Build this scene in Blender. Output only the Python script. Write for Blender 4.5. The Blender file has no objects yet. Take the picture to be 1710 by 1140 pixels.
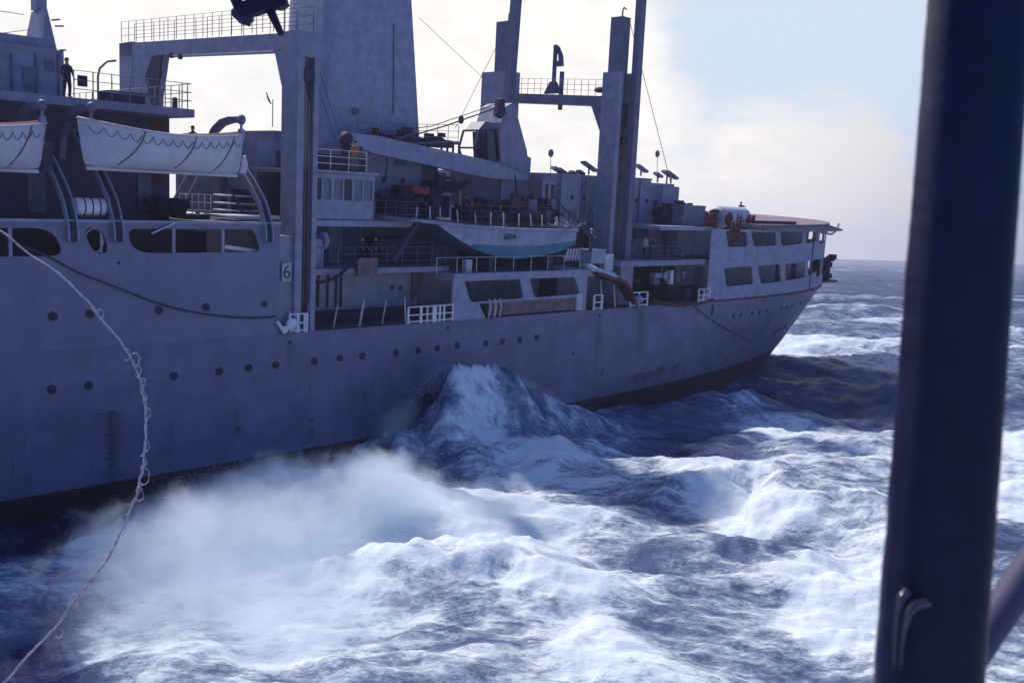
import bpy, math, random
import numpy as np
from mathutils import Matrix, Vector
from mathutils.geometry import delaunay_2d_cdt
random.seed(7)
rad = math.radians
# ---------------------------------------------------------------- camera
W, H, F = 1710., 1140., 1662.
PITCH, ROLL = math.atan(155/F), math.atan(.031)
FWD = np.array([0, math.cos(PITCH), -math.sin(PITCH)])
_u = np.array([0, math.sin(PITCH), math.cos(PITCH)]); _r = np.array([1., 0, 0])
RIGHT = _r*math.cos(ROLL)+_u*math.sin(ROLL); UP = -_r*math.sin(ROLL)+_u*math.cos(ROLL)
CAM = np.array([0, 0, 12.5])
sc = bpy.context.scene
cd = bpy.data.cameras.new('camera'); cam = bpy.data.objects.new('camera', cd); sc.collection.objects.link(cam)
cm = Matrix.Identity(4)
for i in range(3):
    cm[i][0] = RIGHT[i]; cm[i][1] = UP[i]; cm[i][2] = -FWD[i]; cm[i][3] = CAM[i]
cam.matrix_world = cm
cd.sensor_width = 36; cd.lens = 36*F/W; cd.clip_start = .1; cd.clip_end = 40000
cd.dof.use_dof = True; cd.dof.focus_distance = 60; cd.dof.aperture_fstop = 5
sc.camera = cam
sc.render.resolution_x, sc.render.resolution_y = 1024, 682
sc.view_settings.view_transform = 'Standard'; sc.view_settings.look = 'None'
sc.view_settings.exposure = 0; sc.view_settings.gamma = 1
try:
    sc.cycles.volume_bounces = 5; sc.cycles.max_bounces = 8; sc.cycles.diffuse_bounces = 3
    sc.cycles.volume_step_rate = 1.5; sc.cycles.volume_max_steps = 96
    sc.cycles.pixel_filter_width = 2.5; sc.cycles.use_denoising = True
    sc.cycles.sample_clamp_indirect = 6
except Exception: pass
# ---------------------------------------------------------------- light
SAZ, SEL = rad(-46), rad(53)      # sun stands behind the other ship, left of the view
SD = np.array([math.sin(SAZ)*math.cos(SEL), math.cos(SAZ)*math.cos(SEL), math.sin(SEL)])
sl = bpy.data.lights.new('sun', 'SUN'); sun = bpy.data.objects.new('sun', sl); sc.collection.objects.link(sun)
sl.energy = 4.2; sl.angle = rad(2.5); sl.color = (1, .94, .88)
sun.rotation_euler = Vector(SD).to_track_quat('Z', 'Y').to_euler()

def N(nt, typ, **kw):
    n = nt.nodes.new(typ)
    for k, v in kw.items():
        if k.startswith('i_'):
            k = k[2:]; k = int(k) if k.isdigit() else k.replace('_', ' ')
            n.inputs[k].default_value = v
        else: setattr(n, k, v)
    return n
def L(nt, a, b): nt.links.new(a, b)
def MATH(nt, op, a, b=None, c=None, clamp=False):
    n = nt.nodes.new('ShaderNodeMath'); n.operation = op; n.use_clamp = clamp
    for i, v in enumerate((a, b, c)):
        if v is None: continue
        if isinstance(v, (int, float)): n.inputs[i].default_value = v
        else: nt.links.new(v, n.inputs[i])
    return n.outputs[0]
def SMOOTH(nt, v, a, b, lo=0., hi=1.):
    n = nt.nodes.new('ShaderNodeMapRange'); n.interpolation_type = 'SMOOTHSTEP'
    nt.links.new(v, n.inputs[0])
    for i, x in zip((1, 2, 3, 4), (a, b, lo, hi)):
        if isinstance(x, (int, float)): n.inputs[i].default_value = x
        else: nt.links.new(x, n.inputs[i])
    return n.outputs[0]
def MIX(nt, f, a, b, mode='MIX'):
    n = nt.nodes.new('ShaderNodeMix'); n.data_type = 'RGBA'; n.blend_type = mode
    for k, v in ((0, f), (6, a), (7, b)):
        if isinstance(v, (int, float)): n.inputs[k].default_value = v
        elif isinstance(v, tuple): n.inputs[k].default_value = (*v[:3], 1)
        else: nt.links.new(v, n.inputs[k])
    return n.outputs[2]

w = bpy.data.worlds.new('World'); sc.world = w; w.use_nodes = True
nt = w.node_tree; nt.nodes.clear()
out = N(nt, 'ShaderNodeOutputWorld'); bg = N(nt, 'ShaderNodeBackground', i_Strength=.1); L(nt, bg.outputs[0], out.inputs[0])
sky = N(nt, 'ShaderNodeTexSky', sky_type='NISHITA', sun_disc=False, sun_elevation=SEL, sun_rotation=SAZ,
        air_density=1.1, dust_density=.6, ozone_density=3.)
tc = N(nt, 'ShaderNodeTexCoord')
def dotdir(az, el):
    d = (math.sin(rad(az))*math.cos(rad(el)), math.cos(rad(az))*math.cos(rad(el)), math.sin(rad(el)))
    n = N(nt, 'ShaderNodeVectorMath', operation='DOT_PRODUCT'); n.inputs[1].default_value = d
    L(nt, tc.outputs['Generated'], n.inputs[0]); return n.outputs['Value']
mp = N(nt, 'ShaderNodeMapping'); mp.inputs['Scale'].default_value = (1, 1, 2.3); L(nt, tc.outputs['Generated'], mp.inputs[0])
n1 = N(nt, 'ShaderNodeTexNoise', i_Scale=3.4, i_Detail=9., i_Roughness=.56, i_Distortion=.25); L(nt, mp.outputs[0], n1.inputs['Vector'])
n2 = N(nt, 'ShaderNodeTexNoise', i_Scale=9., i_Detail=8., i_Roughness=.6); L(nt, mp.outputs[0], n2.inputs['Vector'])
n3 = N(nt, 'ShaderNodeTexNoise', i_Scale=26., i_Detail=7., i_Roughness=.6); L(nt, mp.outputs[0], n3.inputs['Vector'])
sunward = SMOOTH(nt, dotdir(-20, 22), .5, .88)
blue1 = SMOOTH(nt, dotdir(18, 14), math.cos(rad(14)), math.cos(rad(4)))     # open sky high on the right
cum1 = SMOOTH(nt, dotdir(16.5, 5.6), math.cos(rad(6.5)), math.cos(rad(2.5)))
low = SMOOTH(nt, N(nt, 'ShaderNodeSeparateXYZ').outputs[2], .02, .3)
sx = [n for n in nt.nodes if n.bl_idname == 'ShaderNodeSeparateXYZ'][0]; L(nt, tc.outputs['Generated'], sx.inputs[0])
c = MATH(nt, 'ADD', MATH(nt, 'MULTIPLY', n1.outputs[0], 1.5), MATH(nt, 'ADD', MATH(nt, 'MULTIPLY', n2.outputs[0], .62), MATH(nt, 'MULTIPLY', n3.outputs[0], .5)))
c = MATH(nt, 'ADD', c, MATH(nt, 'MULTIPLY', sunward, .72))
c = MATH(nt, 'SUBTRACT', c, MATH(nt, 'MULTIPLY', blue1, .85))
c = MATH(nt, 'ADD', c, MATH(nt, 'MULTIPLY', cum1, .6))
c = MATH(nt, 'SUBTRACT', c, MATH(nt, 'MULTIPLY', low, .05))
cloud = SMOOTH(nt, c, 1.34, 1.95)
shade = SMOOTH(nt, n2.outputs[0], .35, .7)
ccol = MIX(nt, sunward, (.5, .8, 2.6), (11.2, 10.6, 10.0))
ccol = MIX(nt, MATH(nt, 'MULTIPLY', SMOOTH(nt, n3.outputs[0], .35, .7), .4), ccol, (7.9, 8.0, 8.2))
clear = MIX(nt, SMOOTH(nt, sunward, .1, .8), MIX(nt, 1., sky.outputs[0], (.52, .72, 1.25), 'MULTIPLY'), (6.6, 7.7, 8.9))
fin = MIX(nt, cloud, clear, ccol)
L(nt, fin, bg.inputs[0])

# ---------------------------------------------------------------- frames of reference
def ray(px, py): return FWD*F+RIGHT*(px-W/2)-UP*(py-H/2)
def nrm(v): return v/np.linalg.norm(v)
SX = nrm(ray(2510, 402))                       # along the other ship, towards her stern
SY = nrm(np.cross(SX, [0, 0, 1.])); SZ = np.cross(SY, SX)
if SZ[2] < 0: SZ = -SZ
he = rad(3.0); SY, SZ = SY*math.cos(he)-SZ*math.sin(he), SZ*math.cos(he)+SY*math.sin(he)
r = ray(0, 838); SO = CAM+r/r[1]*42.6          # a point of her waterline
SHIP = Matrix.Identity(4)
for i in range(3):
    SHIP[i][0] = SX[i]; SHIP[i][1] = -SY[i]; SHIP[i][2] = SZ[i]; SHIP[i][3] = SO[i]
# ship coordinates in this script: x towards the stern, y outboard (0 = her near side, -24 = far side), z up from her waterline.
# Meshes store -y, so that every object's frame stays right-handed.
def P(px, py, Y=0.):
    r = ray(px, py); t = ((SO+SY*Y-CAM)@SY)/(r@SY); p = CAM+r*t-SO
    return float(p@SX), float(p@SY), float(p@SZ)
def PX(px, py, X):
    r = ray(px, py); t = ((SO+SX*X-CAM)@SX)/(r@SX); p = CAM+r*t-SO
    return float(p@SX), float(p@SY), float(p@SZ)
def proj(p):
    d = SO+SX*p[0]+SY*p[1]+SZ*p[2]-CAM; z = d@FWD
    return W/2+F*(d@RIGHT)/z, H/2-F*(d@UP)/z
def wpt(px, py, z=0.):
    r = ray(px, py); t = (z-CAM[2])/r[2]; return CAM+r*t

# ---------------------------------------------------------------- materials
def paint(name, col, rough=.55, var=.12, rust=0., metal=0., scale=1.5, bump=.0, spec=.4):
    m = bpy.data.materials.new(name); m.use_nodes = True; nt = m.node_tree; b = nt.nodes['Principled BSDF']
    tc = N(nt, 'ShaderNodeTexCoord')
    n = N(nt, 'ShaderNodeTexNoise', i_Scale=scale, i_Detail=6., i_Roughness=.65); L(nt, tc.outputs['Object'], n.inputs[0])
    dark = tuple(x*(1-var*2) for x in col); lite = tuple(min(1, x*(1+var)) for x in col)
    c = MIX(nt, SMOOTH(nt, n.outputs[0], .3, .7), dark, lite)
    if rust:
        mp = N(nt, 'ShaderNodeMapping'); mp.inputs['Scale'].default_value = (2.2, 2.2, .16); L(nt, tc.outputs['Object'], mp.inputs[0])
        s = N(nt, 'ShaderNodeTexNoise', i_Scale=1.3, i_Detail=5., i_Roughness=.6); L(nt, mp.outputs[0], s.inputs[0])
        f = MATH(nt, 'MULTIPLY', SMOOTH(nt, s.outputs[0], .56, .72), SMOOTH(nt, n.outputs[0], .35, .65))
        c = MIX(nt, MATH(nt, 'MULTIPLY', f, rust), c, (.13, .055, .05))
    L(nt, c, b.inputs['Base Color'])
    b.inputs['Roughness'].default_value = rough; b.inputs['Metallic'].default_value = metal
    b.inputs['Specular IOR Level'].default_value = spec
    if bump:
        n3 = N(nt, 'ShaderNodeTexNoise', i_Scale=scale*8, i_Detail=4.); L(nt, tc.outputs['Object'], n3.inputs[0])
        bp = N(nt, 'ShaderNodeBump', i_Strength=bump, i_Distance=.02); L(nt, n3.outputs[0], bp.inputs['Height']); L(nt, bp.outputs[0], b.inputs['Normal'])
    return m
G = (.235, .245, .35)
M = dict(
    grey=paint('haze_grey_paint', G, rust=.35),
    light=paint('pale_grey_paint', (.27, .29, .41), rust=.2),
    mid=paint('mid_grey_paint', (.13, .13, .21), rust=.3),
    side=paint('side_plating_paint', (.165, .17, .28), .5, .1, rust=.4, scale=.5),
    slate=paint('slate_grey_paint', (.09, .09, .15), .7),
    shade=paint('shaded_grey_paint', (.06, .055, .12), .7),  # house grey darkened for the shade under the bridge wing
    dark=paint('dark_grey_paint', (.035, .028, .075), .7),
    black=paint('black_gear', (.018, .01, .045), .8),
    deck=paint('deck_paint', (.10, .085, .12), .8),
    flight=paint('flight_deck_paint', (.22, .165, .195), .8, .1, scale=.5),
    white=paint('white_gloss_paint', (.72, .71, .76), .35, .05, rust=.12),
    rail=paint('rail_paint', (.5, .47, .55), .5),
    glass=paint('dark_glass', (.02, .018, .045), .12, .05, spec=.6),
    portglass=paint('porthole_glass', (.03, .022, .06), .5, .05, spec=.2),
    plate=paint('faded_sign_white', (.4, .37, .44), .6),
    boatwhite=paint('lifeboat_white', (.50, .50, .58), .45, .06, rust=.15),
    grab=paint('tarred_line', (.13, .09, .12), .9),
    shadeglass=paint('curtained_glass', (.17, .16, .23), .25, .1),
    red=paint('red_paint', (.24, .03, .055), .6, .2),
    rustred=paint('rusty_red_paint', (.12, .03, .045), .75, .3),
    orange=paint('orange_cloth', (.36, .14, .075), .8, .1),
    teal=paint('teal_antifouling', (.06, .17, .27), .6, .15),
    bottom=paint('dark_blue_antifouling', (.035, .065, .16), .6, .15),
    cover=paint('red_canvas', (.11, .028, .06), .9, .1),
    rope=paint('dark_rope', (.07, .05, .08), .9),
    string=paint('frayed_white_line', (.62, .52, .58), .8, .25, scale=60),
    tarp=paint('pale_tarpaulin', (.62, .62, .66), .75, .1, bump=.4),
    skin=paint('skin', (.45, .26, .20), .6, .05),
    navy=paint('navy_cloth', (.02, .018, .05), .85, .1),
    paleblue=paint('pale_cloth', (.42, .45, .52), .85, .1),
    khaki=paint('brown_cloth', (.16, .11, .12), .85, .1),
    post=paint('thick_navy_paint', (.009, .010, .042), .42, .15, scale=14, bump=.08, spec=.3),
    bar=paint('mauve_rail_paint', (.09, .08, .15), .5, .1, scale=12),
    chrome=paint('worn_brass', (.35, .33, .33), .22, .1, metal=.8, scale=20),
    ladder=paint('weathered_wood', (.16, .125, .15), .8, .2),
    chrome2=paint('gloss_navy_paint', (.03, .035, .06), .12, .1, scale=30, spec=1.),
    tank=paint('white_tank_paint', (.52, .55, .62), .5, .05),
)
# ---------------------------------------------------------------- mesh helpers
BASE = {}
def cube_uv(): pass
class MB:
    def __init__(s): s.v = []; s.f = []; s.sm = []; s.mi = []; s.cur = 0
    def add(s, vs, fs, smooth=False):
        o = len(s.v); s.v += [tuple(map(float, v)) for v in vs]
        for f in fs: s.f.append(tuple(i+o for i in f)); s.sm.append(smooth); s.mi.append(s.cur)
        return s
    def hexa(s, p):   # 4 bottom, 4 top
        return s.add(p, [(0, 3, 2, 1), (4, 5, 6, 7), (0, 1, 5, 4), (1, 2, 6, 5), (2, 3, 7, 6), (3, 0, 4, 7)])
    def box(s, x0, x1, y0, y1, z0, z1):
        return s.hexa([(x0, y0, z0), (x1, y0, z0), (x1, y1, z0), (x0, y1, z0), (x0, y0, z1), (x1, y0, z1), (x1, y1, z1), (x0, y1, z1)])
    def prism(s, poly, y0, y1, axis='y'):  # poly of (a, b)
        n = len(poly)
        mk = {'y': lambda a, b, y: (a, y, b), 'x': lambda a, b, y: (y, a, b), 'z': lambda a, b, y: (a, b, y)}[axis]
        vs = [mk(a, b, y0) for a, b in poly]+[mk(a, b, y1) for a, b in poly]
        fs = [tuple(range(n)), tuple(range(2*n-1, n-1, -1))]+[(i, i+n, (i+1) % n+n, (i+1) % n) for i in range(n)]
        return s.add(vs, fs)
    def bar(s, a, b, w, h=None, up=(0, 0, 1)):
        a, b = Vector(a), Vector(b); h = h or w; d = (b-a).normalized(); u = Vector(up)
        if abs(d.dot(u)) > .99: u = Vector((1, 0, 0))
        r = d.cross(u).normalized()*w/2; u = r.cross(d).normalized()*h/2
        return s.hexa([a-r-u, a+r-u, b+r-u, b-r-u, a-r+u, a+r+u, b+r+u, b-r+u])
    def tube(s, pts, r, n=8, caps=True):
        pts = [Vector(p) for p in pts]; m = len(pts); rs = r if isinstance(r, (list, tuple)) else [r]*m
        vs = []; u = None
        for i, p in enumerate(pts):
            d = (pts[min(i+1, m-1)]-pts[max(i-1, 0)]).normalized()
            if u is None:
                u = Vector((0, 0, 1)) if abs(d.z) < .9 else Vector((1, 0, 0))
            u = (u-d*u.dot(d)).normalized(); v = d.cross(u)
            vs += [p+(u*math.cos(2*math.pi*k/n)+v*math.sin(2*math.pi*k/n))*rs[i] for k in range(n)]
        fs = [(i*n+k, i*n+(k+1) % n, (i+1)*n+(k+1) % n, (i+1)*n+k) for i in range(m-1) for k in range(n)]
        s.add(vs, fs, True)
        if caps:
            o = len(s.v)-m*n
            s.f.append(tuple(o+k for k in range(n))); s.sm.append(False); s.mi.append(s.cur)
            s.f.append(tuple(o+(m-1)*n+k for k in reversed(range(n)))); s.sm.append(False); s.mi.append(s.cur)
        return s
    def ball(s, c, r, n=10, m=7):
        rx, ry, rz = r if isinstance(r, tuple) else (r, r, r); vs = []; fs = []
        for j in range(m+1):
            t = math.pi*j/m
            for k in range(n):
                a = 2*math.pi*k/n; vs.append((c[0]+rx*math.sin(t)*math.cos(a), c[1]+ry*math.sin(t)*math.sin(a), c[2]+rz*math.cos(t)))
        for j in range(m):
            for k in range(n): fs.append((j*n+k, j*n+(k+1) % n, (j+1)*n+(k+1) % n, (j+1)*n+k))
        return s.add(vs, fs, True)
    def build(s, name, mat, parent=None, base=(0, 0, 0), flip=False):
        me = bpy.data.meshes.new(name)
        b = BASE[parent] if parent is not None else (*base, flip)
        sg = -1 if b[3] else 1
        me.from_pydata([(v[0]-b[0], sg*(v[1]-b[1]), v[2]-b[2]) for v in s.v], [], s.f)
        mats = mat if isinstance(mat, (list, tuple)) else [mat]
        for k in mats: me.materials.append(M[k] if isinstance(k, str) else k)
        me.polygons.foreach_set('use_smooth', s.sm)
        if len(mats) > 1: me.polygons.foreach_set('material_index', s.mi)
        me.validate(); me.update()
        import bmesh
        bm = bmesh.new(); bm.from_mesh(me); bmesh.ops.recalc_face_normals(bm, faces=bm.faces); bm.to_mesh(me); bm.free()
        o = bpy.data.objects.new(name, me); sc.collection.objects.link(o)
        if parent is not None: o.parent = parent; BASE[o] = b
        else:
            BASE[o] = b
        return o
def tag(o, label=None, cat=None, group=None, kind=None):
    for k, v in (('label', label), ('category', cat), ('group', group), ('kind', kind)):
        if v: o[k] = v
    return o
def thing(name, base, label, cat, group=None, ship=True):
    o = bpy.data.objects.new(name, None); sc.collection.objects.link(o); o.empty_display_size = .2
    o.matrix_world = (SHIP @ Matrix.Translation((base[0], -base[1], base[2]))) if ship else Matrix.Translation(base)
    BASE[o] = (*base, ship); tag(o, label, cat, group); return o
def lone(mb, name, mat, base, label, cat, group=None, ship=True):   # a thing of one mesh
    o = mb.build(name, mat, None, base, ship); o.matrix_world = (SHIP @ Matrix.Translation((base[0], -base[1], base[2]))) if ship else Matrix.Translation(base)
    return tag(o, label, cat, group)
def lerp(a, b, t): return a+(b-a)*t

# ================================================================ THE OTHER SHIP
ship = thing('supply_ship', (0, 0, 0), 'large grey naval supply ship seen from her side, steaming alongside', 'ship')
HB = 12.   # half beam
def hpar(z):
    t = min(max(z/6.5, -1.), 1.)
    tc_ = (abs(t)**.8)*(1 if t > 0 else -1)
    return lerp(36, 56, tc_) if t >= 0 else 36+8*t, lerp(84, 88.6, t) if t >= 0 else 84+10*t, lerp(1.8, 2, max(t, 0)), lerp(1.75, 2, max(t, 0))
def hullxy(z, s):   # s<0: metres ahead of the turn; 0..1 round the stern to the centre line
    xc, xe, p, q = hpar(z)
    if s <= 0: return xc+s, 0.
    u = math.sin(s*math.pi/2); v = (max(0, 1-u**p))**(1/q)
    return xc+(xe-xc)*u, -HB*(1-v)
def hull_y(x, z):
    xc, xe, p, q = hpar(z)
    if x <= xc: return 0.
    u = min(1, (x-xc)/(xe-xc)); return -HB*(1-(1-u**p)**(1/q))
def hit(px, py, yf=hull_y):      # where the sight line meets the hull
    best = None
    for k in range(1201):
        Y = -HB*k/1200; p = P(px, py, Y); d = p[1]-yf(p[0], p[2])
        if d <= 0.005: return p
        if best is None or d < best[0]: best = (d, p)
    return best[1]
# ---- hull plating
zs = [-5, -4, -3, -2, -1.2, -.6, -.25, -.04, 0]+[.25+.25*k for k in range(25)]+[6.5]
zs = sorted(set(round(z, 3) for z in zs))
XF = -32.
def hull_mat():
    m = paint('hull_side_paint', (.15, .155, .265), .5, .13, rust=.65, scale=.5); nt = m.node_tree; b = nt.nodes['Principled BSDF']
    src = b.inputs['Base Color'].links[0].from_socket
    at = N(nt, 'ShaderNodeAttribute', attribute_name='stain'); tc = N(nt, 'ShaderNodeTexCoord')
    nz = N(nt, 'ShaderNodeTexNoise', i_Scale=2.5, i_Detail=8., i_Roughness=.7); L(nt, tc.outputs['Object'], nz.inputs[0])
    f = MATH(nt, 'MULTIPLY', at.outputs['Fac'], SMOOTH(nt, nz.outputs[0], .25, .48), clamp=True)
    c = MIX(nt, f, src, (.035, .01, .018))
    sz = N(nt, 'ShaderNodeSeparateXYZ'); L(nt, tc.outputs['Object'], sz.inputs[0])
    n2 = N(nt, 'ShaderNodeTexNoise', i_Scale=.8, i_Detail=6.); L(nt, tc.outputs['Object'], n2.inputs[0])
    zz = MATH(nt, 'ADD', sz.outputs[2], MATH(nt, 'MULTIPLY', MATH(nt, 'SUBTRACT', n2.outputs[0], .5), .05))
    boot = SMOOTH(nt, zz, .0, .03, 1, 0)
    c = MIX(nt, boot, c, (.012, .006, .02))
    # plate seams
    wv = MATH(nt, 'ABSOLUTE', MATH(nt, 'SUBTRACT', MATH(nt, 'FRACT', MATH(nt, 'MULTIPLY', sz.outputs[2], 1/2.15)), .5))
    wx = MATH(nt, 'ABSOLUTE', MATH(nt, 'SUBTRACT', MATH(nt, 'FRACT', MATH(nt, 'MULTIPLY', sz.outputs[0], 1/7.3)), .5))
    seam = MATH(nt, 'MAXIMUM', SMOOTH(nt, wv, .485, .497), SMOOTH(nt, wx, .494, .499))
    bp = N(nt, 'ShaderNodeBump', i_Strength=.5, i_Distance=.05)
    n5 = N(nt, 'ShaderNodeTexNoise', i_Scale=.7, i_Detail=3.); L(nt, tc.outputs['Object'], n5.inputs[0])
    L(nt, MATH(nt, 'ADD', MATH(nt, 'MULTIPLY', seam, -.4), MATH(nt, 'MULTIPLY', n5.outputs[0], 3.)), bp.inputs['Height']); L(nt, bp.outputs[0], b.inputs['Normal'])
    L(nt, c, b.inputs['Base Color']); return m
M['hull'] = hull_mat()
STAINS = []   # (x, z_top, z_bottom, half width, strength)
for px, y0, y1, wd, st in ((185, 688, 815, .12, 1), (188, 690, 800, .3, .5), (393, 660, 722, .05, .7), (397, 714, 726, .16, 1), (1001, 528, 640, .14, .6),
                           (1000, 535, 600, .4, .35), (1073, 512, 600, .5, .45), (1070, 510, 560, .2, .7), (748, 548, 600, .08, .5), (484, 572, 620, .2, .45),
                           (520, 700, 740, .08, .7), (165, 690, 697, .1, .7), (962, 612, 630, .12, .5), (1190, 512, 545, .1, .5), (1062, 625, 643, .3, 1), (1071, 623, 642, .16, 1), (1079, 622, 641, .16, 1),
                           (1088, 620, 636, .2, 1), (1101, 612, 632, .3, 1), (1108, 609, 622, .2, 1), (1129, 609, 626, .3, 1), (1136, 605, 615, .15, 1), (1182, 595, 600, .2, .8), (1204, 587, 592, .2, .8),
                           (1005, 617, 630, .12, 1), (1003, 560, 575, .1, .5), (1228, 545, 557, .5, .5), (1255, 535, 560, .6, .4), (1290, 520, 550, .8, .3), (240, 590, 650, .1, .3), (610, 650, 700, .3, .3), (700, 610, 650, .3, .3)):
    a = hit(px, y0); b_ = hit(px, y1); STAINS.append((a[0], a[2], b_[2], wd, st))
def stainval(x, z):
    v = 0
    for sx_, zt, zb, wd, st in STAINS:
        if abs(x-sx_) > 3*wd+.3: continue
        g = math.exp(-((x-sx_)/wd)**2)
        e = min(1, max(0, (zt-z)/.1+1))*min(1, max(0, (z-zb)/max(.25, (zt-zb)*.5)+.2))
        v = max(v, g*e*st)
    return min(1, v)
def surf(name, mat, cols_f, rows, parent, both=True, stain=False):
    vs = []; fs = []; att = []
    n = None
    for side in ((0, 1) if both else (0,)):
        o = len(vs)
        for z in rows:
            c = cols_f(z); n = len(c)
            for x, y in c:
                vs.append((x, y if side == 0 else -2*HB-y, z)); att.append(stainval(x, z) if stain and side == 0 else 0)
        for j in range(len(rows)-1):
            for i in range(n-1):
                f = (o+j*n+i, o+j*n+i+1, o+(j+1)*n+i+1, o+(j+1)*n+i); fs.append(f if side else f[::-1])
    mb = MB(); mb.add(vs, fs, True); ob = mb.build(name, mat, parent)
    if stain:
        a = ob.data.attributes.new('stain', 'FLOAT', 'POINT')
        if len(ob.data.vertices) == len(att): a.data.foreach_set('value', att)
    return ob
fl = [XF+.25*k for k in range(int((60-XF)/.25))]
def hcols(z):
    xc = hpar(z)[0]; nfl = 270
    return [(XF+(xc-XF)*k/nfl, 0.) for k in range(nfl)]+[hullxy(z, k/90) for k in range(91)]
fine = sorted(set([-5, -4, -3, -2, -1.2]+[round(-.9+.1*k, 3) for k in range(75)]))
hull = surf('hull', 'hull', hcols, fine, ship, stain=True)
# rubbing strip
def strip(z, h, off, x0, mat, name, z2=None):
    pts = [(x0+(hpar(z)[0]-x0)*k/20, 0) for k in range(20)]+[hullxy(z, k/40) for k in range(41)]
    mb = MB(); vs = []; fs = []
    for i, (x, y) in enumerate(pts):
        a = pts[max(i-1, 0)]; b = pts[min(i+1, len(pts)-1)]; d = Vector((b[0]-a[0], b[1]-a[1])).normalized(); nn = Vector((-d.y, d.x))
        if nn.y < 0 and nn.x < 0: nn = -nn
        if nn.y < -.01: nn = -nn
        vs += [(x-nn.x*.05, y-nn.y*.05, z), (x+nn.x*off, y+nn.y*off, z), (x+nn.x*off, y+nn.y*off, z+h), (x-nn.x*.05, y-nn.y*.05, z+h)]
    for i in range(len(pts)-1):
        for k in range(4): fs.append((i*4+k, i*4+(k+1) % 4, i*4+4+(k+1) % 4, i*4+4+k))
    mb.add(vs, fs); return mb.build(name, mat, ship)
strip(6.42, .14, .08, 53.5, 'cover', 'rubbing_strip')
def deckplate(name, z0, z1, x0, x1, mat, inset=.03, zz=6.5, parent=None, round_=True, far=True):
    xc, xe, p, q = hpar(zz); poly = [(x0, -inset)]
    if round_:
        c = [hullxy(zz, k/30) for k in range(31)]
        c = [(min(x, x1), min(y, 0)-inset*(1-k/30.)) for k, (x, y) in enumerate(c) if x > x0]
        poly += c; poly += [(x, -2*HB-y) for x, y in reversed(c)][1:]
        poly += [(x0, -2*HB+inset)]
    else: poly += [(x1, -inset), (x1, -2*HB+inset), (x0, -2*HB+inset)]
    return MB().prism(poly, z0, z1, 'z').build(name, mat, parent or ship)
deckplate('main_deck', 6.3, 6.46, XF, 999, 'deck', .06)
# ---- panels with openings
def inpoly(x, y, poly):
    c = False; n = len(poly)
    for i in range(n):
        x1, y1 = poly[i]; x2, y2 = poly[i-1]
        if (y1 > y) != (y2 > y) and x < (x2-x1)*(y-y1)/(y2-y1)+x1: c = not c
    return c
def roundpoly(q, r, n=4):
    out_ = []; m = len(q)
    for i in range(m):
        p = Vector(q[i]); a = Vector(q[i-1]); b = Vector(q[(i+1) % m])
        rr = r[i] if isinstance(r, (list, tuple)) else r
        da = (a-p); db = (b-p); ra = min(rr, da.length*.49); rb = min(rr, db.length*.49)
        s0 = p+da.normalized()*ra; s1 = p+db.normalized()*rb
        for k in range(n+1):
            t = k/n; v = s0*(1-t)**2+p*2*t*(1-t)+s1*t*t; out_.append((v.x, v.y))
    return out_
def panel(name, mat, outline, holes, mapf, step, parent, th=.12, mirror=False):
    vs = []; ed = []
    def loop(pl, sub=True):
        o = len(vs); pts = []
        for i in range(len(pl)):
            a = pl[i]; b = pl[(i+1) % len(pl)]; n = max(1, int(math.dist(a, b)/step)) if sub else 1
            for k in range(n): pts.append((lerp(a[0], b[0], k/n), lerp(a[1], b[1], k/n)))
        vs.extend(Vector(p) for p in pts); ed.extend((o+i, o+(i+1) % len(pts)) for i in range(len(pts)))
    loop(outline)
    for h in holes: loop(h)
    xs = [p[0] for p in outline]; ys = [p[1] for p in outline]
    x = min(xs)+step*.5
    while x < max(xs):
        y = min(ys)+step*.5
        while y < max(ys):
            if inpoly(x, y, outline) and not any(inpoly(x, y, h) for h in holes): vs.append(Vector((x, y)))
            y += step
        x += step
    rv, re_, rf = delaunay_2d_cdt(vs, ed, [], 0, 1e-5)[:3]
    fs = []
    for f in rf:
        cx_ = sum(rv[i].x for i in f)/len(f); cy_ = sum(rv[i].y for i in f)/len(f)
        if inpoly(cx_, cy_, outline) and not any(inpoly(cx_, cy_, h) for h in holes): fs.append(tuple(f))
    from collections import Counter
    n = len(rv); outer = [mapf(v.x, v.y, 0) for v in rv]; inner = [mapf(v.x, v.y, th) for v in rv]
    ec = {}
    for f in fs:
        for i in range(len(f)):
            a, b = f[i], f[(i+1) % len(f)]; ec.setdefault(frozenset((a, b)), []).append((a, b))
    ff = list(fs)+[tuple(i+n for i in reversed(f)) for f in fs]
    for k, l in ec.items():
        if len(l) == 1: a, b = l[0]; ff.append((b, a, a+n, b+n))
    mb = MB(); mb.add(outer+inner, ff)
    if mirror: mb.add([(p[0], -2*HB-p[1], p[2]) for p in outer+inner], [f[::-1] for f in ff])
    return mb.build(name, mat, parent)
def q2(pts, Y=0): return [(P(x, y, Y)[0], P(x, y, Y)[2]) for x, y in pts]
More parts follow.
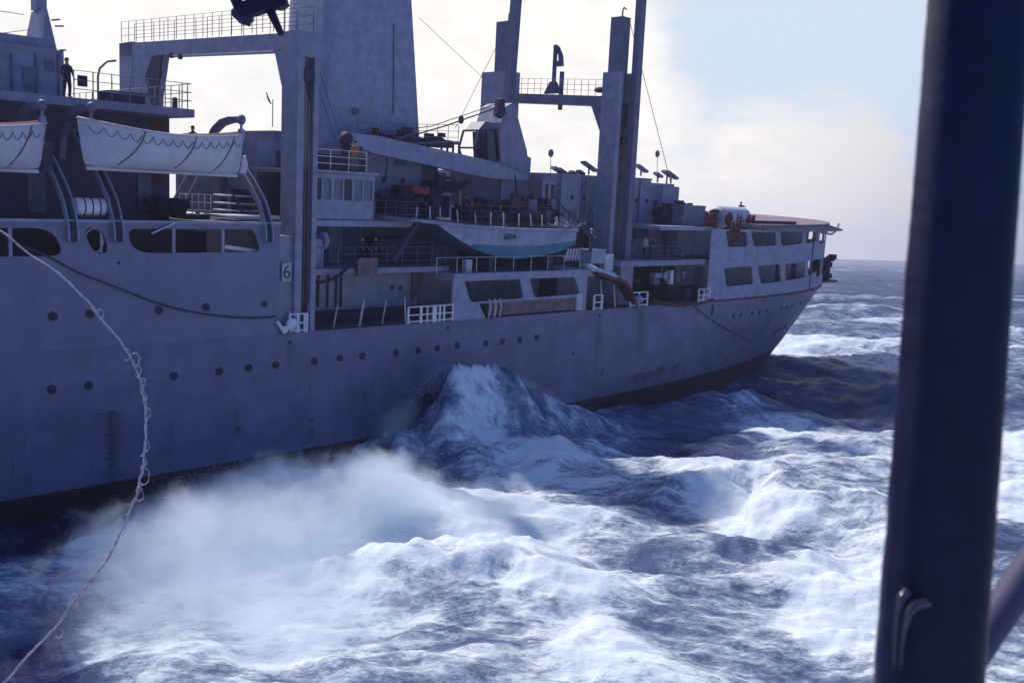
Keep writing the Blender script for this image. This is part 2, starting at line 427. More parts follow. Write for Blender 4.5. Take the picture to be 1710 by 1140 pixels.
# forward upper side plating with promenade openings
holes = [roundpoly(q2([(-260, 383), (88, 380), (108, 427), (-250, 433)]), [.3, 1.0, .5, .3]),
         roundpoly(q2([(137, 380), (171, 381), (184, 424), (156, 424)]), [.6, .7, .6, .7], 5),
         roundpoly(q2([(212, 382), (424, 383), (436, 421), (222, 423)]), [.4, .3, .35, 1.0])]
upper = panel('upper_side_plating', 'side', [(XF, 6.5), (13.9, 6.5), (13.9, 12.2), (XF, 12.2)], holes, lambda a, b, t: (a, -t, b), 1.5, ship)
MB().box(XF, 13.95, -.28, .05, 12.2, 12.32).build('bulwark_cap', 'light', ship)
for px in (-120, 17, 290, 372): 
    a = P(px, 400, -.06); MB().box(a[0]-.07, a[0]+.07, -.14, -.02, 9.6, 12.0).build('opening_post', 'light', ship)
MB().box(P(168, 400, -.3)[0]-.04, P(168, 400, -.3)[0]+.04, -.3, -.22, 9.6, 12).build('opening_post', 'rail', ship)
mb = MB(); a = P(157, 402, -.25); mb.tube([(a[0]+.42*math.cos(t), -.25, a[2]+.55*math.sin(t)) for t in [math.pi*2*k/16 for k in range(17)]], .04, 6); mb.build('hose_reel', 'rail', ship)
# promenade deck and inner walls
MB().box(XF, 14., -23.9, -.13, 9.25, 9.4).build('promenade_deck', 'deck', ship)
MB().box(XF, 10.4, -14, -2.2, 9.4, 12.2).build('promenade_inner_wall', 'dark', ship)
MB().box(XF, 13.6, -23.9, -.3, 12.0, 12.2).build('boat_deck', 'deck', ship)
mb = MB()
a = P(253, 272, -2); MB().box(P(372, 400, -2.1)[0]-2.0, P(372, 400, -2.1)[0]-.9, -2.19, -2.14, 9.4, 11.7).build('door', 'black', ship)
MB().bar(P(253, 390, .1), P(292, 372, .1), .07).build('boom_stub', 'rail', ship)
mb = MB(); mb.bar(P(374, 412, -.5), P(430, 420, -.5), .2).build('sunlit_deck_bar', 'white', ship)  # white bar stands in for sunlight on the deck inside the opening
MB().box(XF, 14, -23.9, -.14, 6.2, 6.32).build('lower_deck', 'deck', ship)

# ---- forward superstructure (bridge wing, deckhouse, mast block)
za = 16.9
def wing():
    a = P(325, 190, -2.6)
    x1 = a[0]; zt = a[2]
    MB().box(XF, x1, -21.5, -2.6, zt-.2, zt+.2).build('wing_platform', 'grey', ship)
    return x1, zt+.2
WX, WZ = wing()
b = P(283, 240, -4.5)
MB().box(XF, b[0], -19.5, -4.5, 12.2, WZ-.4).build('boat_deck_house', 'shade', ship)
p = P(262, 205, -4.5); MB().box(p[0]-.35, p[0]+.35, -4.49, -4.44, 14.0, WZ-.6).build('red_panel', 'cover', ship)
b = P(107, 120, -8.5)
MB().box(XF, b[0], -20, -8.5, WZ, P(100, 84, -8.5)[2]).build('bridge_house', 'grey', ship)
a = P(0, 63, -9.5); MB().box(XF, P(84, 66, -9.5)[0], -19, -9.5, WZ+.3, P(84, 66, -9.5)[2]).build('bridge_roof_house', 'grey', ship)
# mast block: a tapering tower with a pole on top
ztop = P(70, 33, -12)[2]; zb = P(84, 66, -9.5)[2]
q0, q1 = P(36, 62, -10)[0], P(99, 62, -10)[0]; t0, t1 = P(52, 12, -10)[0], P(84, 12, -10)[0]
mtz = P(68, 12, -10)[2]
mb = MB(); mb.hexa([(q0+1, -13, zb-1), (q1, -13, zb-1), (q1, -10, zb-1), (q0+1, -10, zb-1), (t0+.8, -12.2, mtz), (t1, -12.2, mtz), (t1, -10.4, mtz), (t0+.8, -10.4, mtz)]); mb.build('mast_tower', 'grey', ship)
mb = MB(); mx = (t0+t1)/2+.4; mb.tube([(mx, -11.3, mtz-.1), (mx, -11.3, mtz+6)], [.3, .18]); mb.box(mx-.28, mx+.28, -11.7, -11.0, mtz, mtz+.9); mb.build('mast_pole', 'grey', ship)
for (xa, ya, xb, yb) in ((86, 34, 100, 33), (92, 44, 106, 44), (100, 84, 110, 84)):
    MB().bar(P(xa, ya, -10), P(xb, yb, -10), .08).build('mast_yard', 'mid', ship)
def wire(name, pts, r, mat='rope', parent=ship, n=5): return MB().tube(pts, r, n, False).build(name, mat, parent)
wire('stay_wire', [P(-30, 14, -11), P(40, 25, -11)], .02); wire('stay_wire', [P(-30, 60, -11), P(50, 50, -11)], .02)
def railing(name, pts, h, n, mat='rail', r=.022, parent=ship, rows=3, posts=True, sag=0):
    mb = MB(); pts = [Vector(p) for p in pts]
    seg = [(pts[i+1]-pts[i]).length for i in range(len(pts)-1)]; tot = sum(seg)
    def at(t):
        d = t*tot
        for i, s_ in enumerate(seg):
            if d <= s_ or i == len(seg)-1: return pts[i].lerp(pts[i+1], min(1, d/s_))
            d -= s_
    for k in range(n+1):
        p = at(k/n); mb.tube([p, p+Vector((0, 0, h))], r*1.15, 5)
    for j in range(1, rows+1):
        for i in range(len(pts)-1): mb.tube([pts[i]+Vector((0, 0, h*j/rows)), pts[i+1]+Vector((0, 0, h*j/rows))], r*.75, 4)
    return mb.build(name, mat, parent)
railing('wing_railing', [(P(120, 160, -3)[0], -2.75, WZ), (WX-.1, -2.75, WZ), (WX-.1, -20, WZ)], 1.25, 26, 'mid', .025)
a = P(137, 150, -2.8); MB().box(a[0]-.2, a[0]+.25, -2.83, -2.78, WZ+.55, WZ+1.05).build('notice_board', 'black', ship)
a = P(164, 165, -4); mb = MB(); mb.tube([(a[0], -4, WZ), (a[0], -4, WZ+1.2), (a[0]+.1, -4, WZ+1.6), (a[0]+.45, -4, WZ+1.95), (a[0]+.9, -4, WZ+2.05)], .055, 6).build('vent_pipe', 'mid', ship)
a = P(183, 170, -5); b = P(243, 170, -5); mb = MB(); mb.box(a[0], b[0], -6.2, -5, WZ, WZ+.62); mb.box(a[0]-.06, b[0]+.06, -6.26, -4.94, WZ+.62, WZ+.7); mb.build('wing_locker', 'dark', ship)
a = P(292, 178, -3.1); mb = MB(); mb.box(a[0]-.1, a[0]+.1, -3.2, -3, WZ, WZ+.3); mb.ball((a[0], -3.1, WZ+.42), .14); mb.build('wing_lamp', 'dark', ship)
for px in (296, 305): pass

# ---- davits for the lifeboats: a curved rail running outboard and a head over the boat
def davit(px_foot, name='davit'):
    x = P(px_foot, 392, .15)[0]
    pr = [(-4.6, 16.4), (-3.4, 15.6), (-2.2, 14.75), (-1.2, 13.95), (-.45, 13.2), (-.05, 12.5), (.16, 11.9), (.2, 11.35)]
    mb = MB()
    for dx in (-.2, .2):
        for i in range(len(pr)-1):
            mb.bar((x+dx, pr[i][0], pr[i][1]), (x+dx, pr[i+1][0], pr[i+1][1]), .07, .3, (0, .6, 1))
    d = mb.build(name, 'light', ship)
    w_ = MB()
    for i in range(len(pr)-1): w_.bar((x, pr[i][0]-.03, pr[i][1]-.03), (x, pr[i+1][0]-.03, pr[i+1][1]-.03), .32, .1, (0, .6, 1))
    w_.build('davit_web', 'dark', d)
    return x
davit(121); davit(197); davit(448); davit(-190)
def davit_head(px, py_top, Y=-1.6, tip=.1):
    a = P(px, py_top, tip); x, z = a[0], a[2]
    mb = MB(); pts = [(x, -3.4, z-2.2), (x, -3.1, z-1.2), (x, -2.5, z-.5), (x, -1.7, z-.12), (x, -.9, z), (x, -.1, z)]
    for i in range(len(pts)-1): mb.bar(pts[i], pts[i+1], .28, .42-.03*i, (0, -.6, 1))
    mb.ball((x, tip, z), (.2, .26, .26)); d = mb.build('davit_arm', 'mid', ship)
    MB().box(x-.05, x+.05, tip-.05, tip+.05, z-1.5, z).box(x-.11, x+.11, tip-.13, tip+.13, z-.95, z-.45).build('fall_block', 'light', d)
davit_head(403, 200); davit_head(152, 180); davit_head(70, 176)
# ---- lifeboats (things)
def lifeboat(pxa, pxb, yk, label, first=None, curt=None):
    xa = P(pxa, 285, .9)[0]; xb = P(pxb, 285, .9)[0]; Yc = .0; half = 1.25
    zk = P((pxa+pxb)/2, yk, Yc)[2]; Ln = xb-xa; hgt = 2.0
    base = ((xa+xb)/2, Yc, zk)
    t = thing('lifeboat', base, label, 'lifeboat', 'white lifeboats hanging from the davits')
    nx, ns = 40, 13; vs = []; fs = []
    def sheer(u): return hgt*(.84+.20*abs(2*u-1)**2.2+.03*(1-2*u))
    def sec(u, k):
        e = abs(2*u-1); wf = (1-e**2.8)**.75*half; wf = max(wf, .03)
        a = k/(ns-1); ph = a*math.pi/2        # 0 keel ..1 gunwale
        zz = (1-math.cos(ph))**.9*sheer(u); wy = wf*math.sin(ph)**.62
        rake = .35*(a-.2)*(2*u-1)*e**3
        zkeel = .12*e**6
        return (xa+Ln*(.04+.92*u)+rake, wy, zk+zkeel+zz*(1-zkeel/2.2))
    for i in range(nx+1):
        u = i/nx
        row = [sec(u, k) for k in range(ns)]
        vs += [(p[0], Yc-p[1], p[2]) for p in reversed(row)]+[(p[0], Yc+p[1], p[2]) for p in row[1:]]
    m = 2*ns-1
    for i in range(nx):
        for k in range(m-1): fs.append((i*m+k, i*m+k+1, (i+1)*m+k+1, (i+1)*m+k))
    mb = MB(); mb.add(vs, fs, True); mb.add([vs[k] for k in range(m)], [tuple(range(m))]); mb.add([vs[nx*m+k] for k in range(m)], [tuple(range(m))])
    mb.build('hull', 'boatwhite', t)
    g = MB()
    for s_ in (1, -1): g.tube([(vs[i*m+(m-1 if s_ > 0 else 0)][0], vs[i*m+(m-1 if s_ > 0 else 0)][1], vs[i*m+m-1][2]) for i in range(nx+1)], .05, 6)
    g.build('gunwale', 'boatwhite', t)
    # keel
    kb = MB(); kb.box(xa+Ln*.05, xb-Ln*.05, Yc-.05, Yc+.05, zk-.1, zk+.06); kb.build('keel', 'boatwhite', t)
    cv = MB(); cvv = []; 
    for i in range(nx+1):
        for k in range(5):
            y0 = vs[i*m][1]; y1 = vs[i*m+m-1][1]; s_ = k/4
            cvv.append((vs[i*m][0], lerp(y0, y1, s_)*.985, vs[i*m+m-1][2]-.02+.18*math.sin(math.pi*s_)*(1 if i > nx*.6 else .35)))
    cv.add(cvv, [(i*5+k, i*5+k+1, (i+1)*5+k+1, (i+1)*5+k) for i in range(nx) for k in range(4)], True); cv.build('canvas_cover', 'cover', t)
    gl = MB(); pts = []
    cnt = 15
    def side(u, drop):
        i = u*nx; i0 = min(int(i), nx-1); fr = i-i0
        def g_(ii):
            p = [vs[ii*m+k] for k in range(ns-1, m)]
            zt = p[-1][2]-drop
            for a, b in zip(p, p[1:]):
                if a[2] <= zt <= b[2]:
                    tt = (zt-a[2])/max(1e-6, b[2]-a[2]); return (lerp(a[0], b[0], tt), lerp(a[1], b[1], tt)+.025, zt)
            return p[-1]
        a, b = g_(i0), g_(i0+1); return tuple(lerp(a[k], b[k], fr) for k in range(3))
    for k in range(cnt):
        for j in range(6):
            q = (k+j/6)/cnt; tt = j/6; pts.append(side(.03+.94*q, .24+.32*(1-(2*tt-1)**2)))
    gl.tube(pts, .016, 5, False); gl.build('grab_line', 'grab', t)
    for u in (.3, .62, .9):
        f = MB(); f.tube([side(max(0, u-.004*k-.0012*k*k), .0+.19*k) for k in range(10)], .028, 5).build('skate', 'grab', t)
    if curt:
        r_ = MB(); xx = xb-.05; r_.prism([(xx-.25, zk+.1), (xx+.12, zk+.12), (xx+.22, zk+.55), (xx+.1, zk+1.0), (xx-.02, zk+.95), (xx-.1, zk+.5)], Yc-.05, Yc+.05).build('rudder', 'boatwhite', t)
    else:
        r_ = MB(); xx = xb; r_.prism([(xx-.22, zk), (xx+.25, zk), (xx+.25, zk+1.2), (xx, zk+1.25), (xx-.15, zk+.8)], Yc-.05, Yc+.05).build('rudder', 'dark', t)
    return t
lifeboat(142, 424, 287, 'white lifeboat with scalloped grab line hanging beside the gantry, its whole length in view', curt=1)
lifeboat(-240, 92, 279, 'white lifeboat cut off by the left edge of the photo, dark rudder at its end')
# life raft canister
def canister(px, py, Y):
    a = P(px, py, Y); t = thing('life_raft_canister', (a[0], a[1], a[2]-.42), 'white banded life raft canister on deck between two davits', 'life raft')
    mb = MB(); n = 10; pts = [(a[0]-.72, Y, a[2]), (a[0]-.68, Y, a[2]), (a[0]-.62, Y, a[2]), (a[0]+.62, Y, a[2]), (a[0]+.68, Y, a[2]), (a[0]+.72, Y, a[2])]
    mb.tube(pts, [.2, .34, .42, .42, .34, .2], 18); mb.build('shell', 'white', t)
    for dx in (-.32, .02, .36): MB().tube([(a[0]+dx-.03, Y, a[2]), (a[0]+dx+.03, Y, a[2])], .435, 18).build('strap', 'dark', t)
    MB().box(a[0]-.6, a[0]+.6, Y-.3, Y+.3, a[2]-.6, a[2]-.38).build('cradle', 'dark', t)
canister(149, 346, -.7)
# dark stowed gear on the boat deck and stairs, rails beyond
def heap(name, px0, px1, pyb, Y, h, label, cat, mat='black', n=26, seed=1, depth=1.6, mats=None):
    rnd = random.Random(seed); a = P(px0, pyb, Y); b = P(px1, pyb, Y); mb = MB()
    for k in range(n):
        x = rnd.uniform(a[0], b[0]); y = Y-rnd.uniform(0, depth); s_ = rnd.uniform(.16, .42)*min(1.4, h); z = a[2]+h*(.3+.62*rnd.random()*(.55+.45*math.sin(x*2.1+seed)))
        if mats: mb.cur = rnd.randrange(len(mats))
        c_, s2 = math.cos(rnd.uniform(0, 3)), math.sin(rnd.uniform(0, 3)); ang = rnd.uniform(-.5, .5); ca, sa = math.cos(ang), math.sin(ang)
        ex, ey, ez = s_*rnd.uniform(.8, 1.9), s_*rnd.uniform(.6, 1.2), s_*rnd.uniform(.5, 1.2)
        pts = []
        for zz in (-1, 1):
            for (ux, uy) in ((-1, -1), (1, -1), (1, 1), (-1, 1)): pts.append((x+(ux*ex*ca-uy*ey*sa)/2, y+(ux*ex*sa+uy*ey*ca)/2, max(a[2], z+zz*ez/2)))
        mb.hexa(pts)
    mb.cur = 0; mb.box(a[0], b[0], Y-depth, Y-.1, a[2], a[2]+h*.5)
    return lone(mb, name, mats or mat, (a[0], Y, a[2]), label, cat)
heap('stowed_gear', 268, 312, 362, -3.2, 1.6, 'black heap of stowed gear at the end of the dark boat deck house', 'gear', n=40, seed=3)
heap('stowed_gear', 308, 352, 366, -4.5, .5, 'low black heap of gear behind the boat deck rail', 'gear', n=14, seed=5)
a = P(283, 300, -5); 
for k in (0, 1): MB().bar(P(283+k*22, 345, -6), P(318+k*18, 285, -6), .1).build('ladder_stringer', 'mid', ship)
railing('boat_deck_railing', [(P(300, 360, -6)[0], -6, 12.2), (P(352, 360, -6)[0], -6, 12.2)], 1.3, 5, 'rail', .022)
# house just ahead of the gantry, seen under the lifeboat, with bright pipes
a = P(380, 300, -9); MB().box(a[0], 15.5, -10.5, -9, 12.2, P(400, 245, -9)[2]).build('vent_house', 'mid', ship)
a = P(455, 240, -9); MB().box(a[0], a[0]+2, -13, -8.8, 14, P(455, 218, -9)[2]).build('vent_trunk', 'mid', ship)
for k, py in enumerate((325, 338, 350)): MB().tube([P(356, py, -6), P(430, py+4, -6)], .05, 6).build('white_pipe', 'white', ship)
a = P(350, 360, -5); b = P(440, 366, -5); MB().box(a[0], b[0], -5.5, -3.2, a[2]-.05, a[2]+.1).build('pale_hatch', 'white', ship)
mb = MB(); mb.bar(P(372, 292, -2), P(405, 355, -2), .09).build('davit_strut', 'dark', ship)
mb = MB(); p = P(455, 212, -8); mb.tube([p, (p[0], p[1], p[2]+1.6)], .03, 5); mb.prism([(p[0]-.1, p[2]+1.3), (p[0]-.45, p[2]+1.95), (p[0]-.3, p[2]+1.5)], -8.05, -7.95).build('wind_vane', 'dark', ship)

# ---- replenishment gantries
def gantry(x0, x1, ztop, beam_h, yfar0, yfar1, y_near=0., zbase=6.5, slot=True, depth=2.4, zfar=12.2, mat='grey', rise=0.):
    g = MB(); g.box(x0, x1, y_near-depth, y_near-.5, zbase, ztop)
    for xa, xb in ((x0, x0+.42), (x1-.3, x1)): g.box(xa, xb, y_near-.5, y_near, zbase, ztop-1.3)
    g.box(x0, x1, y_near-.5, y_near+.15, ztop-1.3, ztop-.05)
    ob = g.build('gantry_frame', mat, ship)
    MB().box(x0+.44, x1-.32, y_near-.5+.004, y_near-.35, zbase, ztop-7).build('winch_channel', 'dark', ob)
    bm_ = MB(); yn = y_near-depth; xa_, xb_ = x0+.05, x1-.05
    bm_.hexa([(xa_, yfar0, ztop-beam_h+rise), (xb_, yfar0, ztop-beam_h+rise), (xb_, yn, ztop-beam_h), (xa_, yn, ztop-beam_h), (xa_, yfar0, ztop-.06+rise), (xb_, yfar0, ztop-.06+rise), (xb_, yn, ztop-.06), (xa_, yn, ztop-.06)])
    bm_.prism([(yn, ztop-beam_h), (yn, ztop-beam_h-2.2), (yn-.9, ztop-beam_h)], x0+.08, x1-.08, 'x')
    bm_.build('gantry_beam', mat, ob)
    return ob
zt1 = P(497, 49, 0)[2]
gx0 = P(497, 200, 0)[0]; gx1 = P(524, 200, 0)[0]
RS = .75; g1 = gantry(gx0-.02, gx1+.3, zt1, .9, -21, 0, depth=1.5, rise=RS)
fl_ = MB(); fl_.box(gx0+.03, gx0+.5, -21.1, -19.2, 12.2, zt1+RS-.05); fl_.box(gx0+.03, gx0+.5, -18.1, -16., 12.2, zt1-3.4); fl_.prism([(-19.2, zt1-.1), (-19.2, zt1-2.9), (-18.3, zt1-3.5), (-16, zt1-3.5), (-14.9, zt1-.2)], gx0+.05, gx0+.48, 'x')
fl_.build('gantry_far_leg', 'grey', g1)
MB().prism([(-17.2, zt1-1.6), (-16.3, zt1-3.6), (-15.7, zt1-3.5), (-14.9, zt1-.4), (-16.2, zt1-.4)], gx0-.08, gx0+.02, 'x').build('gantry_bracket', 'dark', g1)
railing('gantry_railing', [(gx0+.1, -20.9, zt1+RS), (gx0+.1, -.2, zt1), (gx1, -.2, zt1)], 1.3, 20, 'mid', .02, g1)
railing('gantry_railing', [(gx1, -20.9, zt1+RS), (gx1, -.2, zt1)], 1.3, 15, 'mid', .02, g1)
wl = MB(); wl.bar((gx0+.02, -14, zt1-.95+RS*.6), (gx0+.02, -2.5, zt1-.95+RS*.06), .07, .05).build('beam_flange', 'white', g1)
for (px, py) in ((286, 90), (301, 92)): q = PX(px, py, gx0); MB().box(q[0]-.1, q[0]+.1, q[1]-.1, q[1]+.1, q[2]-.25, q[2]+.05).build('sheave', 'dark', g1)
q = PX(267, 122, gx0); MB().ball(q, (.12, .2, .4)).build('hanging_block', 'dark', g1)
b0 = MB(); b0.box(13.9, gx0-.02, -2.6, -.25, 6.5, P(455, 394, 0)[2]); b0.box(gx0-.02, gx1+.32, -2.7, -2.38, 6.5, 12); b0.build('gantry_base', 'grey', g1)
for px in (457, 464): q = P(px, 400, 0); MB().tube([P(px, 455, -.1), P(px, 525, -.1)], .05, 6).build('pipe', 'dark', g1)
q = P(456, 430, 0)
for k in range(4): qq = P(458, 392+14*k, -.1); MB().box(qq[0]-.12, qq[0]+.12, -.2, -.05, qq[2]-.22, qq[2]+.12).build('ladder_rung', 'black', g1)
# wires down the channel
mb = MB()
for dx in (.45, .6, .8): mb.tube([(gx0+dx, -.1, zt1-1.4), (gx0+dx, -.1, 8.2)], .03, 5)
mb.build('channel_wires', 'ladder', g1)
bx_ = MB(); q = P(508, 120, 0); bx_.box(gx0+.35, gx1-.05, -.35, .1, q[2]-.5, q[2]+.2); bx_.ball((gx0+.7, .1, P(508, 155, 0)[2]), (.2, .2, .3)); bx_.build('head_block', 'dark', g1)
# number plate with the figure 6
q = P(479, 455, .06); sg = MB(); sg.box(q[0]-.27, q[0]+.27, .01, .05, q[2]-.48, q[2]+.48)
g6 = sg.build('station_number_plate', 'plate', ship)
def text_part(txt, size, loc, mat, parent, sx=1., name='lettering', depth=.006):
    cu = bpy.data.curves.new('t', 'FONT'); cu.body = txt; cu.size = size; cu.align_x = 'CENTER'; cu.align_y = 'CENTER'; cu.extrude = depth
    o = bpy.data.objects.new('t', cu); sc.collection.objects.link(o); bpy.context.view_layer.update()
    me = bpy.data.meshes.new_from_object(o.evaluated_get(bpy.context.evaluated_depsgraph_get())); bpy.data.objects.remove(o)
    b = BASE[parent]
    # text lies in ship xz plane and faces outboard (+y)
    me.transform(Matrix(((sx, 0, 0, loc[0]-b[0]), (0, 0, -1, -(loc[1]-b[1])), (0, 1, 0, loc[2]-b[2]), (0, 0, 0, 1))))
    me.materials.clear(); me.materials.append(M[mat]); ob = bpy.data.objects.new(name, me); sc.collection.objects.link(ob); ob.parent = parent; BASE[ob] = b
    return ob
text_part('6', 1.0, (q[0], .057, q[2]), 'dark', g6, 1.0, 'numeral')

# second gantry (aft) with tensioner masts and booms
y2 = -2.4
hx0, hx1 = P(1024, 300, y2)[0], P(1048, 300, y2)[0]
zt2 = P(1012, 115, y2)[2]; zb2 = P(1000, 155, y2)[2]
gm = MB(); gm.box(hx0, hx1, y2-1.6, y2-.45, 8.6, zt2)
gm.box(hx0, hx0+.45, y2-.45, y2, 8.6, zt2); gm.box(hx1-.4, hx1, y2-.45, y2, 8.6, zt2)
g2 = gm.build('gantry_frame', 'grey', ship)
MB().box(hx0+.46, hx1-.42, y2-.44, y2-.3, 9, zb2+1).build('winch_channel', 'ladder', g2)
q = P(1041, 200, y2); mb = MB(); mb.box(hx0+.6, hx1-.4, y2-.3, y2-.1, q[2]-.6, q[2]+1.2); mb.ball((hx0+.9, y2, P(1038, 235, y2)[2]), .3); mb.build('head_block', 'dark', g2)
bm_ = MB(); xa_, xb_ = hx0+.1, hx1-.3; bm_.hexa([(xa_, -14.3, zb2-.1), (xb_, -14.3, zb2-.1), (xb_, y2-1.6, zb2-.65), (xa_, y2-1.6, zb2-.65), (xa_, -14.3, zb2+.6), (xb_, -14.3, zb2+.6), (xb_, y2-1.6, zb2+.05), (xa_, y2-1.6, zb2+.05)]); bm_.prism([(y2-1.6, zb2-.6), (y2-1.6, zb2-2.7), (y2-2.7, zb2-.6)], hx0+.12, hx1-.32, 'x'); bm_.build('gantry_beam', 'mid', g2)
fx = hx0+.2
fl_ = MB(); fl_.box(hx0+.2, hx1, -17.3, -14.3, 12, P(808, 121, -16)[2] if False else PX(808, 121, hx0+.2)[2]); fl_.build('gantry_far_leg', 'grey', g2)
def mast(pxl, pxr, pyt, Y, X=None):
    a = P(pxl, pyt, Y); b = P(pxr, pyt, Y); zb = zt2-2
    mb = MB(); rr = (b[0]-a[0])/2*.62; xm = (a[0]+b[0])/2
    mb.box(xm-rr, xm+rr, Y-1.1, Y, zb, a[2]); o = mb.build('tensioner_mast', 'mid', g2)
    MB().tube([(xm+.1, Y-.5, a[2]), (xm+.1, Y-.5, a[2]+.5), (xm+.2, Y-.5, a[2]+.7), (xm+.45, Y-.5, a[2]+.65)], .05, 5).build('mast_hook', 'dark', o) if False else None
    m2 = MB(); m2.tube([(xm+.1, Y-.5, a[2]), (xm+.1, Y-.5, a[2]+.55), (xm+.22, Y-.5, a[2]+.75), (xm+.5, Y-.5, a[2]+.65)], .06, 5)
    m2.build('mast_hook', 'dark', g2)
mast(1036, 1058, 26, y2-.4)
q = PX(829, 37, hx0+.3); q1_ = PX(848, 37, hx0+.3)
mb = MB(); mb.box(hx0+.3, hx0+1.4, q[1], q1_[1], zt2-3, q[2]); mb.build('tensioner_mast', 'mid', g2)
MB().tube([(hx0+.8, q1_[1]-.4, q[2]), (hx0+.8, q1_[1]-.4, q[2]+.6), (hx0+1, q1_[1]-.4, q[2]+.8), (hx0+1.2, q1_[1]-.2, q[2]+.7)], .06, 5).build('mast_hook', 'dark', g2)
def boom(x0, y0_, x1, y1_, Y, wd=.55):
    a = P(x0, y0_, Y); b = P(x1, y1_, Y)
    d = Vector(b)-Vector(a); b2 = Vector(a)+d*1.25
    MB().bar(a, tuple(b2), wd, wd*.8, (0, 1, 0)).build('derrick_boom', 'mid', g2)
boom(1043, 445, 1071, 0, y2+.5, .62)
boom(847, 200, 862, 0, -12.8, .72)
MB().box(hx0-.1, hx1+.1, y2-2.3, y2+.25, 8.5, 8.75).build('gantry_foot', 'grey', g2)
railing('gantry_railing', [(hx0+.2, -14, zb2+.58), (hx0+.2, y2-1.7, zb2+.05)], 1.2, 14, 'mid', .02, g2)
q = PX(921, 154, hx0+.3); fm = MB(); fm.prism([(q[1]-.85, q[2]-.1), (q[1]+.85, q[2]-.1), (q[1]+.25, q[2]+.8), (q[1]-.25, q[2]+.8)], hx0+.3, hx0+.6, 'x'); fm.box(hx0+.4, hx0+.6, q[1]-.14, q[1]+.14, q[2], q[2]+3.6); fm.build('beam_post', 'slate', g2)
fm = MB(); fm.prism([(q[1]+.1, q[2]+3.6), (q[1]+.35, q[2]+3.45), (q[1]+.75, q[2]+2.8), (q[1]+.9, q[2]+1.95), (q[1]+.1, q[2]+1.95), (q[1]+.1, q[2]+2.3), (q[1]+.4, q[2]+2.4), (q[1]+.36, q[2]+2.85), (q[1]+.1, q[2]+2.9)], hx0+.45, hx0+.6, 'x').build('signal_horn', 'slate', g2)
q3 = PX(935, 155, hx0+.3); MB().box(hx0+.3, hx0+.55, q3[1]-.13, q3[1]+.13, q3[2]-1.3, q3[2]+1.6).build('beam_stub', 'slate', g2)
q3 = PX(1003, 155, hx0+.3); MB().ball((hx0+.3, q3[1], q3[2]+.2), (.4, .6, .22)).build('beam_lamp', 'cover', g2)

# ---- midships house, funnel, wheelhouse cab
zA = P(760, 240, -7)[2]
x0m, x1m = gx1+.4, P(765, 260, -7)[0]
MB().box(x0m+.5, x1m-3.2, -17, -7, 12.2, P(640, 250, -7)[2]).build('midships_house', 'grey', ship)
MB().box(x1m-3.2, x1m-.9, -17, -8, 12.2, zA-.4).build('midships_house_annex', 'mid', ship)
zz_ = P(640, 250, -7)[2]
# open lookout box with glazed sides at the right end
q = P(735, 236, -7.2); q1_ = P(765, 260, -7.2); lk = MB(); lk.box(q[0], q1_[0], -9, -7, q[2]-.12, q[2]+.05)
for f_ in (0, .33, .66, 1): lk.box(lerp(q[0], q1_[0]-.1, f_), lerp(q[0], q1_[0]-.1, f_)+.1, -7.15, -7.02, q1_[2]-.6, q[2]-.1)
lk.box(q[0], q1_[0], -9, -7, q1_[2]-.9, q1_[2]-.4); lk.build('lookout_frame', 'mid', ship)
# funnel
def funnel():
    zb_ = zz_-.6; zt_ = 34
    def ex(z): 
        t = (z-zb_)/(P(610, 0, -8)[2]-zb_)
        return lerp(P(527, 240, -8)[0]+.15, P(545, 0, -8)[0], t), lerp(P(708, 208, -8)[0], P(692, 0, -8)[0], t)
    mb = MB(); rings = []; n = 0
    for z in (zb_, zt_):
        a, b = ex(z); a += .4; pl = roundpoly([(a, -8), (b, -8), (b-.8, -14), (a+.3, -14)], [.9, .35, 1.5, 1.5], 6)
        rings.append([(x, y, z) for x, y in pl]); n = len(pl)
    mb.add(rings[0]+rings[1], [(i, (i+1) % n, (i+1) % n+n, i+n) for i in range(n)], True); mb.add(rings[1], [tuple(range(n))])
    f = mb.build('funnel', 'light', ship)
    a = P(657, 190, -7.95); b = P(658, 40, -7.95); MB().bar(a, b, .07).build('funnel_pipe', 'mid', f)
    q = P(593, 186, -7.95); MB().tube([q, (q[0], -7.8, q[2])], .22, 10).build('funnel_vent', 'mid', f)
funnel()
heap('lashed_stores', 627, 758, 236, -6.9, 1.0, 'row of dark stores lashed on the roof at the foot of the funnel', 'stores', n=60, seed=11, mats=['dark', 'cover', 'dark'])
railing('roof_railing', [(P(600, 240, -6.6)[0], -6.8, P(600, 240, -6.8)[2]), (P(740, 240, -6.6)[0], -6.8, P(740, 240, -6.8)[2]), (P(765, 240, -6.8)[0], -6.8, P(765, 240, -6.8)[2])], 1.25, 9, 'mid')
# wheelhouse cab with six windows
cx0, cx1 = gx1+.35, P(625, 330, -2.6)[0]; cz0, cz1 = P(580, 367, -2.6)[2], P(580, 291, -2.6)[2]
ho = []
wins = [(524, 537), (540, 553), (558, 572), (575, 588), (592, 605), (608, 622)]
for a, b in wins:
    u0, u1 = P(a, 315, -2.6)[0], P(b, 315, -2.6)[0]; u0 = max(u0, cx0+.08); ho.append((u0, u1))
wz0, wz1 = P(575, 335, -2.6)[2], P(575, 299, -2.6)[2]
cab = panel('control_cab', 'light', [(cx0, cz0), (cx1, cz0), (cx1, cz1), (cx0, cz1)], [roundpoly([(a, wz0), (b, wz0), (b, wz1), (a, wz1)], .12, 2) for a, b in ho if b > a+.1], lambda a, b, t: (a, -2.6-t, b), .6, ship)
MB().box(cx0, cx1, -7, -2.75, cz1-.1, cz1).box(cx0, cx1, -7, -2.75, cz0, cz0+.1).box(cx1-.1, cx1, -7, -2.75, cz0, cz1).build('cab_shell', 'light', cab)
